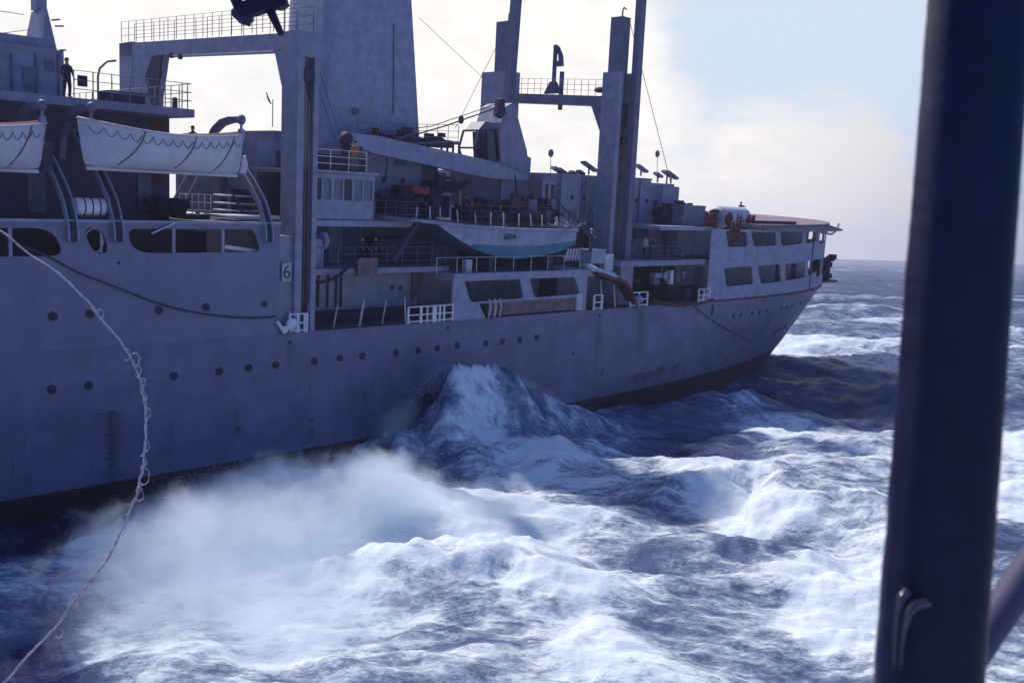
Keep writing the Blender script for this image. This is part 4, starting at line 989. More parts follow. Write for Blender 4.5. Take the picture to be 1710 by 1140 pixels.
# continue round the stern out of sight
sl0 = max(p[0] for p in hs[3])
k = sl0+.8
while k+2.6 < SL:
    for z0_, z1_ in ((10.9, 12.0), (7.6, 9.3)): hs.append(roundpoly([(k, z0_), (k+2.4, z0_), (k+2.4, z1_), (k, z1_)], .3, 3))
    k += 3.2
swl = panel('stern_wall', 'light', [(-2.3, 6.56), (SL, 6.56), (SL, 12.3), (-2.3, 12.3)], hs, smap, .7, ship, .12, mirror=True)
MB().prism([s2p(SL*k/30) for k in range(31)]+[(s2p(SL*k/30)[0], -24-s2p(SL*k/30)[1]) for k in reversed(range(30))]+[(54, -23.8), (54, -.2)], 9.7, 9.9, 'z').build('stern_middle_deck', 'deck', ship) if False else None
pol = [(x-.2, y-.2) for x, y in [s2p(SL*k/30) for k in range(30)]]; pol = [(54, -.2)]+pol+[(x, -24-y) for x, y in reversed(pol)]+[(54, -23.8)]
MB().prism(pol, 9.75, 9.95, 'z').build('stern_middle_deck', 'dark', ship)
MB().box(54, 76, -20.5, -3.5, 6.5, 12.3).build('stern_inner_house', 'grey', ship)
for px in (1290, 1316): q = P(px, 460, -4); MB().box(q[0]-.4, q[0]+.4, -3.5, -3.4, 6.6, 8.9).build('door', 'dark', ship)
MB().bar(smap(px2s(1352, 470)[0], 6.6, -.05), smap(px2s(1352, 470)[0], 12.2, -.05), .1).build('wall_seam_pipe', 'mid', ship)
# flight deck
def deckpoly(off):
    p = [(60, off)]
    for k in range(31):
        x, y = s2p(SL*k/30); 
        a = s2p(max(0, SL*k/30-.2)); b = s2p(min(SL, SL*k/30+.2)); dx, dy = b[0]-a[0], b[1]-a[1]; l = math.hypot(dx, dy) or 1
        if x > 60.2: p.append((x-dy/l*off*(1.0), y+dx/l*off))
    return p+[(x, -24-y) for x, y in reversed(p[:-1])]
fd = MB().prism(deckpoly(.25), 12.42, 12.75, 'z')
fd.v = [(x, y, z+.034*(-y)*(1 if z > 12.6 else .6)) for x, y, z in fd.v]; fd.build('flight_deck', 'flight', ship)
# safety nets round the flight deck
def net(s0, s1, nseg):
    for k in range(nseg):
        a, b = lerp(s0, s1, k/nseg), lerp(s0, s1, (k+.94)/nseg); mb = MB()
        A0, B0, A1, B1 = smap(a, 12.6, -.3), smap(b, 12.6, -.3), smap(a, 12.25, -1.6), smap(b, 12.25, -1.6)
        mb.bar(A0, B0, .06); mb.bar(A1, B1, .07); mb.bar(A0, A1, .07); mb.bar(B0, B1, .07)
        for j in range(1, 8):
            t = j/8; mb.bar(tuple(Vector(A0).lerp(Vector(B0), t)), tuple(Vector(A1).lerp(Vector(B1), t)), .03)
            if j < 5: mb.bar(tuple(Vector(A0).lerp(Vector(A1), j/5)), tuple(Vector(B0).lerp(Vector(B1), j/5)), .03)
        mb.build('safety_net_frame', 'mid', ship)
net(5, SL-.1, 11)
# net frame raised at the far end
q = smap(SL*.72, 12.6, -.4)
for dy in (0,):
    mb = MB(); a = P(1372, 376, -9.5); b = P(1401, 374, -9.5); c_ = P(1388, 391, -9.5); d_ = P(1372, 389, -9.5)
    mb.bar(b, P(1397, 384, -9.5), .18); mb.bar(P(1397, 384, -9.5), c_, .22); mb.bar(c_, d_, .2); mb.bar(P(1376, 380, -9.5), P(1382, 391, -9.5), .15); mb.build('raised_net_frame', 'light', ship)
mb = MB(); a = P(1262, 381, -.6); b = P(1324, 383, -1.2); mb.box(a[0], b[0], -1.6, -.9, 12.78, P(1290, 369, -1)[2]); lone(mb, 'folded_barrier', 'dark', (a[0], -1, 12.78), 'long low dark barrier lying along the edge of the flight deck', 'barrier')
# deck cargo ahead of the flight deck
heap('deck_cargo', 1126, 1196, 373, -2.8, 1.9, 'long dark heap of deck cargo between the aft house and the white tank', 'cargo', n=110, seed=41, depth=3, mats=['dark', 'black', 'cover', 'dark'])
q0, q1_ = P(1140, 376, -1.9), P(1176, 376, -1.9); mb = MB(); mb.box(q0[0], q1_[0], -3, -1.9, q0[2], q0[2]+1.5); mb.box(q0[0]-.05, q1_[0]+.05, -3.05, -1.85, q0[2]+1.5, q0[2]+1.6); lone(mb, 'cargo_locker', 'mid', (q0[0], -1.9, q0[2]), 'long grey locker standing in front of the dark deck cargo', 'locker')
for px0, px1, y1, lb in ((1177, 1188, 380, 'red drum rack directly right of the long grey locker'), (1189, 1202, 380, 'red drum rack in front of the left end of the white tank')):
    a = P(px0, y1, -1.7); b = P(px1, y1, -1.7); t = thing('red_drum_rack', (a[0], -1.7, a[2]), lb, 'drum rack')
    for k in range(3): x = lerp(a[0]+.3, b[0]-.3, k/2); MB().tube([(x, -2.1, a[2]), (x, -2.1, a[2]+1.2)], .27, 10).build('drum', 'rustred' if k % 2 else 'red', t)
    MB().bar((a[0], -1.8, a[2]+.7), (b[0], -1.8, a[2]+.7), .07).build('rail', 'dark', t)
q = P(1217, 366, -3); mb = MB(); mb.tube([P(1194, 363, -3), P(1196, 363, -3), P(1238, 365, -3), P(1243, 366, -3)], [.7, 1.0, 1.0, .6], 16); t = thing('white_tank', (q[0], -3, q[2]-1), 'white rounded tank at the forward edge of the flight deck', 'tank'); mb.build('shell', 'tank', t)
for px in (1204, 1232): q = P(px, 374, -3); MB().box(q[0]-.15, q[0]+.15, -3.9, -2.1, q[2]-.8, q[2]).build('saddle', 'dark', t)
mb = MB(); q = P(1222, 388, -.2)
for k in range(20): mb.tube([(q[0]+rnd.uniform(-.7, .7), rnd.uniform(-.1, .35), q[2]+rnd.uniform(0, 1.6)), (q[0]+rnd.uniform(-.7, .7), rnd.uniform(-.1, .35), q[2]+rnd.uniform(-1.1, .6))], .09, 5)
lone(mb, 'coiled_hose', 'rustred', (q[0], 0, q[2]), 'dark red coil of hose hanging over the stern wall below the white tank', 'hose')
mb = MB(); mb.ball(P(1217, 365, -1.6), (.5, .3, .6)).build('red_reel', 'cover', ship)
for px in (1250, 1258): q = P(px, 379, -.9); MB().tube([(q[0], -1, 12.7), (q[0], -1, 13.5)], .2, 10).build('red_bollard', 'cover', ship)
# stern machine platform
s_p = px2s(1366, 455)[0]
q = P(1378, 467, -6); mb = MB(); mb.box(q[0]-1.6, q[0]+1.3, -8, -5.2, q[2]-.2, q[2])
sp = mb.build('stern_gallery', 'dark', ship)
mb = MB(); rnd = random.Random(77)
for k in range(26):
    x = q[0]+rnd.uniform(-.7, 1.1); y = -6.6+rnd.uniform(-.8, .8); s_ = rnd.uniform(.15, .4); z = q[2]+rnd.random()*2.3
    mb.box(x-s_, x+s_, y-s_, y+s_, z, z+s_*1.6)
mb.box(q[0]-.6, q[0]+.9, -7.4, -6, q[2], q[2]+1.9); mb.build('gallery_machinery', 'black', sp)
MB().bar(P(1364, 432, -5.5), P(1365, 468, -5.5), .35).build('gallery_post', 'black', sp)

# ---- portholes
def porthole(px, py, r_=.24, mat='glass'):
    p = hit(px, py); e = .25
    a = Vector((0, 1, 0))
    if p[0] > hpar(p[2])[0]:
        y1 = hull_y(p[0]+e, p[2]); y0 = hull_y(p[0]-e, p[2]); a = Vector((-(y1-y0)/(2*e), 1, 0)).normalized()
        zl = hull_y(p[0], p[2]-.3); a = Vector((a.x, a.y, (zl-hull_y(p[0], p[2]+.3))*-0.0)).normalized()
    p = Vector(p); mb = MB()
    mb.tube([p-a*.06, p+a*.035], r_*1.12, 16, False); mb.cur = 1; mb.tube([p-a*.05, p+a*.03], r_, 16); mb.cur = 0
    mb.build('porthole', ['mid', 'portglass'], ship)
for px, py in ((88, 528), (150, 524), (265, 518), (344, 513), (86, 650), (148, 644), (290, 628), (366, 620), (415, 614), (460, 609), (525, 603), (567, 598), (605, 594), (661, 589), (698, 585), (730, 581), (763, 577), (811, 573), (839, 570), (868, 567), (896, 564)):
    porthole(px, py, .19)
porthole(441, 508, .14); porthole(198, 439, .07)
for px, py in ((484, 571), (748, 548), (1001, 527), (1189, 511), (957, 590)): porthole(px, py, .1)
for px, py in ((1225, 527), (1237, 526), (1256, 523), (1268, 521), (1280, 518), (1305, 514), (1314, 512), (1323, 509), (1337, 504), (1344, 502), (1350, 500)): porthole(px, py, .2)
for px, py in ((1297, 556), (1302, 552), (1307, 549), (1314, 544)):
    q = hit(px-3, py); MB().tube([(q[0]-.12, q[1]+.03, q[2]-.16), (q[0]+.12, q[1]+.03, q[2]+.16)], .07, 5).build('draught_mark', 'dark', ship)
# discharge scupper boxes and anchor-like pipes
mb = MB(); mb.box(P(1190, 511, .02)[0]-.08, P(1190, 511, .02)[0]+.08, .0, .08, 5.3, 6.1).build('scupper', 'dark', ship)
# mooring lines along her side (things hanging)
def rope(name, pts, r_, label, ship_=True, mat='rope'):
    # smooth through control points
    P_ = [Vector(p) for p in pts]; out_ = []
    for i in range(len(P_)-1):
        p0 = P_[max(i-1, 0)]; p1 = P_[i]; p2 = P_[i+1]; p3 = P_[min(i+2, len(P_)-1)]
        for k in range(6):
            t = k/6; out_.append(.5*((2*p1)+(-p0+p2)*t+(2*p0-5*p1+4*p2-p3)*t*t+(-p0+3*p1-3*p2+p3)*t**3))
    out_.append(P_[-1]); return lone(MB().tube(out_, r_, 6), name, mat, tuple(P_[0]), label, 'rope', ship=ship_)
rope('mooring_rope', [P(40, 412, .05), P(82, 429, .08), P(130, 455, .12), P(200, 482, .14), P(262, 506, .14), P(320, 521, .14), P(380, 529, .14), P(430, 531, .14), P(462, 528, .1)], .045, 'dark rope sagging along the hull below the oval opening')
rope('mooring_rope', [P(1160, 512, .1), P(1180, 528, .15), P(1205, 545, .1), hit(1228, 556), hit(1245, 566), hit(1262, 572)], .05, 'dark rope hanging down the quarter forward of the stern portholes')
p = hit(1232, 556); 
# wet pale streak of discharging water on the quarter
def face_ports(pts, Y, r_=.17):
    for px, py in pts:
        q = P(px, py, Y); mb = MB(); mb.tube([(q[0], Y-.05, q[2]), (q[0], Y+.04, q[2])], r_*1.15, 14, False); mb.cur = 1; mb.tube([(q[0], Y-.05, q[2]), (q[0], Y+.03, q[2])], r_, 14); mb.cur = 0; mb.build('porthole', ['light', 'portglass'], ship)
face_ports([(640, 300), (672, 302), (706, 306)], -7)
face_ports([(955, 330), (975, 331), (1062, 335), (1080, 336)], -5)
face_ports([(655, 480), (668, 481)], -3.2, .14)
def ladder(px0, py0, px1, py1, Y, wd=.4, parent=None):
    a, b = Vector(P(px0, py0, Y)), Vector(P(px1, py1, Y)); b.x = a.x; mb = MB(); n = max(3, int((b-a).length/.32))
    for s_ in (-wd/2, wd/2): mb.bar(tuple(a+Vector((s_, .1, 0))), tuple(b+Vector((s_, .1, 0))), .05)
    for k in range(n): p_ = a.lerp(b, k/n); mb.bar((p_.x-wd/2, Y+.1, p_.z), (p_.x+wd/2, Y+.1, p_.z), .035)
    mb.build('ladder', 'slate', parent or ship)
ladder(970, 372, 970, 296, -5); ladder(738, 440, 738, 376, -5)
for px, y0, y1, Y in ((1020, 380, 296, -5), (1064, 372, 300, -5), (645, 300, 244, -7), (98, 160, 90, -8.5), (60, 160, 90, -8.5), (20, 160, 90, -8.5)):
    MB().tube([P(px, y0, Y+.06), (P(px, y0, Y)[0], Y+.06, P(px, y1, Y)[2])], .05, 6).build('conduit', 'mid', ship)
for px, py, Y, w_, h_ in ((955, 360, -5, .7, .9), (1040, 330, -5, .8, .6), (668, 270, -7, .9, .5), (50, 130, -8.5, .7, 1.0), (82, 110, -8.5, .4, .5), (130, 230, -4.5, .5, .8), (215, 250, -4.5, .8, 1.9), (240, 320, -4.5, .7, 1.8), (60, 320, -4.5, .8, 1.9)):
    q = P(px, py, Y); MB().box(q[0]-w_/2, q[0]+w_/2, Y-.02, Y+.12, q[2]-h_/2, q[2]+h_/2).build('wall_box', 'mid', ship)
wire('stay_wire', [P(900, 40, -8), P(1012, 118, -4)], .02) if False else None
wire('rigging_wire', [P(1050, 30, y2-.5), P(1120, 305, -4)], .025); wire('rigging_wire', [P(838, 60, -12), P(760, 215, -9)], .02)
wire('rigging_wire', [P(700, 30, -9), P(806, 130, -13)], .02)
for px in (535, 545): wire('rigging_wire', [P(px-30, 60, -.5), P(px+25, 236, -6)], .02)
# ---------------------------------------------------------------- people
def person_mesh(pose='stand', seed=0):
    # joints in metres, facing +x... (x forward, y left, z up)
    V = []; R = []; E = []
    def j(p, r_, parent=None):
        V.append(p); R.append(r_)
        if parent is not None: E.append((parent, len(V)-1))
        return len(V)-1
    pel = j((0, 0, .95), .17); sp = j((.01, 0, 1.18), .165, pel); ch = j((.01, 0, 1.38), .19, sp); nk = j((.01, 0, 1.52), .065, ch)
    hd = j((.03, 0, 1.62), .085, nk); ht = j((.03, 0, 1.72), .09, hd)
    arms = {'stand': ((.02, .27, 1.16), (.1, .29, .93)), 'rail': ((.12, .3, 1.2), (.36, .22, 1.08)), 'reach': ((.2, .3, 1.32), (.46, .2, 1.38))}[pose]
    hands = []
    for s_ in (1, -1):
        sh = j((0, s_*.19, 1.44), .075, ch); el = j((arms[0][0], s_*arms[0][1], arms[0][2]), .06, sh); wr = j((arms[1][0], s_*arms[1][1], arms[1][2]), .034, el)
        d = (Vector(V[wr])-Vector(V[el])).normalized(); pm = j(tuple(Vector(V[wr])+d*.07), .032, wr); hands.append((pm, d, s_))
        kn = None
        hp = j((0, s_*.1, .88), .115, pel); kn = j((.03+.02*s_, s_*.12, .5), .085, hp); an = j((-.02+.02*s_, s_*.13, .09), .06, kn); to = j((.16+.02*s_, s_*.15, .04), .04, an)
    for pm, d, s_ in hands:
        side = Vector((1, 0, 0)) if abs(d.z) > .6 else Vector((0, 1, 0)); side = (side-d*side.dot(d)).normalized(); dn = d.cross(side)
        for k, ln in enumerate((.075, .085, .08, .06)):
            o = Vector(V[pm])+side*(.018*(k-1.5)); a = j(tuple(o+d*.03), .009, pm); j(tuple(o+d*.03+d*ln*.6+dn*s_*ln*.35), .008, a)
        a = j(tuple(Vector(V[pm])+side*.04-d*.01), .011, pm); j(tuple(Vector(V[pm])+side*.06+d*.04), .009, a)
    me = bpy.data.meshes.new('p'); me.from_pydata(V, E, []); o = bpy.data.objects.new('p', me); sc.collection.objects.link(o)
    md = o.modifiers.new('s', 'SKIN'); md.use_smooth_shade = True; md.branch_smoothing = .5
    for i, sv in enumerate(me.skin_vertices[0].data): sv.radius = (R[i], R[i]); sv.use_root = i == 0
    s2 = o.modifiers.new('u', 'SUBSURF'); s2.levels = 1
    bpy.context.view_layer.update()
    m2 = bpy.data.meshes.new_from_object(o.evaluated_get(bpy.context.evaluated_depsgraph_get())); bpy.data.objects.remove(o); return m2
PM = {k: person_mesh(k) for k in ('stand', 'rail', 'reach')}
def person(px, py, Y, label, z=None, pose='stand', top='navy', legs='navy', cap='navy', face=0., hgt=1.78, group=None):
    q = P(px, py, Y); z = q[2] if z is None else z
    t = thing('person', (q[0], Y, z), label, 'person', group)
    t.matrix_world = SHIP @ Matrix.Translation((q[0], -Y, z)) @ Matrix.Rotation(-face, 4, 'Z') @ Matrix.Scale(hgt/1.8, 4)
    BASE[t] = (0, 0, 0, False)
    me = PM[pose].copy(); me.name = 'body'; me.materials.clear()
    for k in (legs, top, 'skin', 'black'): me.materials.append(M[k])
    for pl in me.polygons:
        c_ = pl.center
        hand = max(abs(c_.y), 0) > .17 and (c_ - Vector((c_.x, 0, c_.z))).length > .17 and ((pose == 'stand' and c_.z < .97 and abs(c_.y) > .24) or (pose != 'stand' and c_.x > .33))
        pl.material_index = 2 if (c_.z > 1.52 or hand) else (3 if c_.z < .1 else (0 if c_.z < .93 else 1)); pl.use_smooth = True
    o = bpy.data.objects.new('body', me); sc.collection.objects.link(o); o.parent = t
    h = MB(); h.ball((.02, 0, 1.73), (.105, .095, .085)); h.box(.08, .17, -.06, .06, 1.715, 1.73); ob = h.build('cap', cap, t)
    f = MB(); f.ball((.125, 0, 1.655), (.02, .014, .022), 6, 4); f.build('nose', 'skin', t)
    hr = MB(); hr.ball((-.01, 0, 1.67), (.09, .088, .08)); hr.build('hair', 'black', t)
person(112, 163, -3.6, 'crewman in dark clothes standing by the rail of the high bridge wing', WZ, 'stand', face=rad(80), hgt=1.85)
person(604, 446, -1.9, 'crewman in dark clothes, left of the two at the rail below the cab', d1, 'rail', face=rad(90))
person(626, 446, -1.9, 'crewman in dark clothes, right of the two at the rail below the cab', d1, 'rail', face=rad(100))
person(592, 288, -2.9, 'crewman in an orange vest on the roof of the six-window cab', cz1+.16, 'stand', top='orange', legs='khaki', face=rad(90))
person(985, 420, -1.3, 'crewman in a pale shirt and white helmet standing on the equipment box', P(985, 419, -1.3)[2], 'rail', top='paleblue', legs='khaki', cap='white', face=rad(60), hgt=1.6)
person(1085, 432, -1.4, 'crewman in dark clothes with a pale stripe behind the aft side rail', e1, 'rail', face=rad(90))
person(1076, 432, -2.6, 'crewman in pale clothes beside the dark clothed man at the aft rail', e1, 'stand', top='paleblue', face=rad(90))
person(1236, 356, -4, 'crewman with arms out seen against the sky above the white tank', 12.9+.0, 'reach', face=rad(0), hgt=1.7)
person(322, 250, -1.2, 'crewman in dark clothes behind the lifeboat gunwale', P(322, 250, -1.2)[2]-.6, 'rail', face=rad(150), hgt=1.75)
person(775, 378, -3.8, 'crewman in dark clothes on deck between the canopy and the crane', dz, 'rail', face=rad(90))
# ---------------------------------------------------------------- own ship, foreground
def FP(px, py, d): r_ = ray(px, py); return Vector(CAM+r_*(d/F))
# thick round-edged post
def post():
    D = 1.35
    tl, tr, bl, br = FP(1577, 0, D), FP(1744, 0, D), FP(1486, 1140, D), FP(1664, 1140, D)
    ext = .35; tl, bl = tl+(tl-bl)*ext, bl-(tl-bl)*ext; tr, br = tr+(tr-br)*ext, br-(tr-br)*ext
    t = thing('rail_post', tuple(bl), 'thick dark navy painted steel post crossing the right foreground from top to bottom', 'post', ship=False)
    rows = 160; mb = MB(); vs = []; rnd = np.random.RandomState(3)
    wob = np.convolve(rnd.randn(rows+20), np.ones(5)/5, 'same')*.0011
    n = None
    for j in range(rows+1):
        u = j/rows; a = bl.lerp(tl, u); b = br.lerp(tr, u); wd = (b-a).length; xd = (b-a).normalized(); yd = Vector((0, 1, 0)); dp = .09
        pl = roundpoly([(0, 0), (wd, 0), (wd, dp), (0, dp)], [.044, .044, .044, .044], 9); n = len(pl)
        for k, (x, y) in enumerate(pl): 
            wv = wob[j]*(1 if x < wd/2 else .5)+rnd.randn()*.00012
            vs.append(tuple(a+xd*(x+wv)+yd*y))
    mb.add(vs, [(j*n+k, j*n+(k+1) % n, (j+1)*n+(k+1) % n, (j+1)*n+k) for j in range(rows) for k in range(n)], True)
    mb.build('shaft', 'post', t)
    # curved handles: a raised clip, twice
    hb = MB(); pts = [(1494, 1115), (1494, 1070), (1497, 1025), (1503, 1000), (1512, 988), (1521, 990)]
    hb.tube([FP(x, y, D-.012-.004*min(k, 5-k)) for k, (x, y) in enumerate(pts)], [.0015, .002, .0025, .0045, .0065, .003], 10); hb.build('clip', 'chrome2', t)
    hb = MB(); pts = [(1505, 1120), (1506, 1080), (1510, 1050), (1517, 1025), (1528, 1010), (1545, 1006), (1556, 1012)]
    hb.tube([FP(x, y, D-.012-.004*min(k, 5-k)) for k, (x, y) in enumerate(pts)], [.0015, .002, .003, .0045, .0065, .0065, .004], 10); hb.build('clip', 'chrome2', t)
post()
a, b = FP(1625, 1090, 1.6), FP(1760, 890, 1.6)
d = (b-a).normalized(); mb = MB(); mb.tube([tuple(a-d*.3), tuple(a), tuple(b), tuple(b+d*.3)], .027, 20)
lone(mb, 'diagonal_bar', 'bar', tuple(a), 'round mauve grey bar slanting down behind the navy post at lower right', 'bar', ship=False)
# tackle hanging from above
def tackle():
    D = 9.
    t = thing('hanging_tackle', tuple(FP(430, 20, D)), 'dark cross-shaped block and shackle hanging at the top edge', 'tackle', ship=False)
    m = MB(); m.tube([FP(372, -60, D), FP(385, -20, D), FP(403, 20, D)], [.055, .05, .05], 10); m.build('shackle_arm', 'black', t)
    m = MB(); m.bar(FP(400, 20, D), FP(478, -3, D), .13, .13, (0, 1, 0)); m.build('crosshead', 'black', t)
    m = MB(); m.tube([FP(393, 16, D), FP(412, 33, D)], .065, 6); m.tube([FP(398, 30, D), FP(422, 28, D)], .05, 6); m.tube([FP(404, 34, D), FP(418, 40, D)], .03, 6); m.build('nut', 'dark', t)
    m = MB(); m.tube([FP(447, 8, D), FP(456, 28, D), FP(470, 58, D)], [.045, .04, .03], 10); m.build('pin', 'black', t)
    m = MB(); m.tube([FP(462, -8, D), FP(474, 14, D)], .05, 6); m.tube([FP(455, -50, D), FP(466, 0, D)], .03, 8); m.build('hanger', 'dark', t)
tackle()
# frayed white messenger line
def line():
    D0 = 6.
    pts = [(-40, 372), (5, 388), (50, 425), (90, 450), (125, 482), (150, 508), (180, 545), (205, 575), (222, 605), (235, 635), (241, 665), (244, 700), (243, 735), (240, 770), (235, 800), (225, 832), (213, 865), (200, 893), (178, 935), (150, 970), (118, 1010), (95, 1045), (60, 1080), (20, 1125), (-20, 1170)]
    t = thing('messenger_line', tuple(FP(*pts[0], D0)), 'frayed white messenger line curving down the left of the photo', 'line', ship=False)
    rnd = random.Random(5); n = len(pts)
    def at(u, off=0):
        i = min(int(u), n-2); f_ = u-i; p0 = pts[max(i-1, 0)]; p1 = pts[i]; p2 = pts[i+1]; p3 = pts[min(i+2, n-1)]
        q = [.5*((2*p1[k])+(-p0[k]+p2[k])*f_+(2*p0[k]-5*p1[k]+4*p2[k]-p3[k])*f_*f_+(-p0[k]+3*p1[k]-3*p2[k]+p3[k])*f_**3) for k in (0, 1)]
        return q
    mb = MB()
    for s_ in range(3):
        ph = rnd.uniform(0, 6); path = []; N_ = 260
        a1, a2 = rnd.uniform(3, 5), rnd.uniform(7, 11)
        for k in range(N_+1):
            u = (n-1)*k/N_; q = at(u); bulge = max(0, math.sin(u*1.35+1.0))**4*4.2
            amp = 1.3+bulge*(s_ != 0)*.9; o = amp*math.sin(u*a1+ph)+.5*math.sin(u*a2+ph*2)
            path.append(FP(q[0]+o*.9, q[1]+o*.25, D0+.004*math.cos(u*a1+ph)))
        mb.tube(path, [.0048, .0036, .0032][s_], 5, False)
    mb.build('strand', 'string', t)
    for (px, py, s_) in ((170, 525, .6), (214, 592, .7), (232, 620, .7), (248, 690, .6), (240, 770, .7), (214, 850, .6), (180, 925, .7), (128, 1000, .7), (243, 795, 1), (235, 825, .8), (228, 600, .8), (246, 745, .6), (100, 1055, .7), (205, 880, .9), (150, 975, .7), (240, 640, .6)):
        m = MB(); q = (px, py); path = []
        for k in range(14):
            a_ = -2.2+k/13*4.6; path.append(FP(px-3*s_+11*s_*math.cos(a_)*(.6+.4*rnd.random()), py+14*s_*math.sin(a_), D0))
        m.tube(path, .0026, 4, False); m.build('frayed_loop', 'string', t)
line()
# ================================================================ THE SEA
def ocean_tile(Nn, size, wavelen, wind, seed, spread=2., cut=.4):
    rs = np.random.RandomState(seed); k = np.fft.fftfreq(Nn, size/Nn)*2*np.pi
    kx, ky = np.meshgrid(k, k, indexing='ij'); kk = np.hypot(kx, ky); kk[0, 0] = 1e9
    k0 = 2*np.pi/wavelen; c = (kx*math.cos(wind)+ky*math.sin(wind))/kk
    amp = np.exp(-.6*(k0/kk)**2)/kk**2*np.abs(c)**spread*np.exp(-(kk*cut/6.28)**2)
    f = np.fft.ifft2((rs.randn(Nn, Nn)+1j*rs.randn(Nn, Nn))*amp).real; f /= f.std()
    return f
def sample(t, size, x, y, ang=0.):
    n = t.shape[0]; c, s = math.cos(ang), math.sin(ang)
    u = ((x*c+y*s)/size*n) % n; v = ((-x*s+y*c)/size*n) % n
    i = u.astype(int); j = v.astype(int); fu = u-i; fv = v-j; i %= n; j %= n; i1 = (i+1) % n; j1 = (j+1) % n
    return (t[i, j]*(1-fu)+t[i1, j]*fu)*(1-fv)+(t[i, j1]*(1-fu)+t[i1, j1]*fu)*fv
def sstep(a, b, v):
    t = np.clip((v-a)/(b-a), 0, 1); return t*t*(3-2*t)
WIND = rad(100)
T1 = ocean_tile(512, 230., 34., WIND, 5, 3., 1.2); T2 = ocean_tile(512, 61., 7., rad(75), 9, 1.2, .3); T3 = ocean_tile(512, 19., 1.6, rad(110), 12, .6, .09)
T4 = ocean_tile(512, 800., 130., rad(85), 15, 2., 4.)
def w3(px, py, z): p = wpt(px, py, z); return (p[0], p[1], z)
def world_on(px, py, sy):
    p = P(px, py, sy); q = SO+SX*p[0]+SY*p[1]+SZ*p[2]; return (q[0], q[1], q[2])
RIDGES = [  # crest line (x, y, height), width towards the viewer, width behind, sharpness
    ([world_on(560, 800, 3.5), world_on(640, 742, 3.5), world_on(692, 660, 3.2), world_on(722, 622, 3.2), world_on(757, 598, 3.), world_on(800, 600, 3.), world_on(850, 613, 3.), world_on(900, 645, 3.), world_on(1000, 683, 3.), world_on(1080, 682, 3.), world_on(1160, 668, 3.), world_on(1250, 648, 3.)], 5.6, 4.2, 1.15),
    ([w3(110, 935, .4), w3(300, 835, .9), w3(430, 800, 1.7), w3(560, 790, 2.1), w3(660, 805, 1.8), w3(760, 850, .9)], 6., 3., 1.5),
    ([w3(1120, 830, .6), w3(1215, 780, 1.7), w3(1290, 763, 2.5), w3(1375, 790, 2.2), w3(1480, 835, 1.7), w3(1600, 900, 1.)], 3.2, 7., 1.15),
    ([w3(1140, 930, .3), w3(1240, 900, .9), w3(1320, 905, .8)], 2., 3., 1.3),
    ([w3(520, 960, .5), w3(700, 925, 1.2), w3(850, 930, 1.3), w3(930, 985, .8), w3(1010, 1080, .4)], 2.2, 4., 1.3),
    ([w3(1250, 605, .5), w3(1330, 590, 1.1), w3(1400, 588, 1.4), w3(1500, 596, 1.2), w3(1600, 600, .6)], 3., 7., 1.2),
    ([w3(1210, 690, .6), w3(1300, 655, 1.1), w3(1400, 640, 1.3), w3(1520, 650, 1.1)], 3.5, 6., 1.3),
    ([w3(1120, 740, .6), w3(1250, 725, .8), w3(1400, 725, 1.1), w3(1500, 740, .8)], 2.5, 5., 1.3),
]
HOLES = [(w3(60, 1085, 0), 3.2, -1.0), (w3(1390, 685, 0), 6., -.8), (w3(705, 775, 0), 2.2, -.9), (w3(120, 880, 0), 5., -.6), (w3(1360, 850, 0), 2.5, -.5), (w3(1060, 720, 0), 4, -.3)]
def ridge_h(x, y, pts, wf, wb, pw):
    best = np.zeros_like(x); 
    dmin = np.full_like(x, 1e9); hh = np.zeros_like(x); side = np.zeros_like(x); over = np.zeros_like(x)
    for i, (a, b) in enumerate(zip(pts, pts[1:])):
        dx, dy = b[0]-a[0], b[1]-a[1]; l2 = dx*dx+dy*dy; tr = ((x-a[0])*dx+(y-a[1])*dy)/l2; t = np.clip(tr, 0, 1)
        ex, ey = x-(a[0]+dx*t), y-(a[1]+dy*t); d = np.hypot(ex, ey); m = d < dmin
        dmin = np.where(m, d, dmin); hh = np.where(m, a[2]+(b[2]-a[2])*t, hh); side = np.where(m, dx*ey-dy*ex, side)
    # a smooth switch between the front and the back width
    s = .5+.5*np.tanh(side/np.maximum(dmin, .3)/4.); wdt = wf*(1-s)+wb*s
    return hh*np.exp(-(dmin/wdt)**pw*1.3)
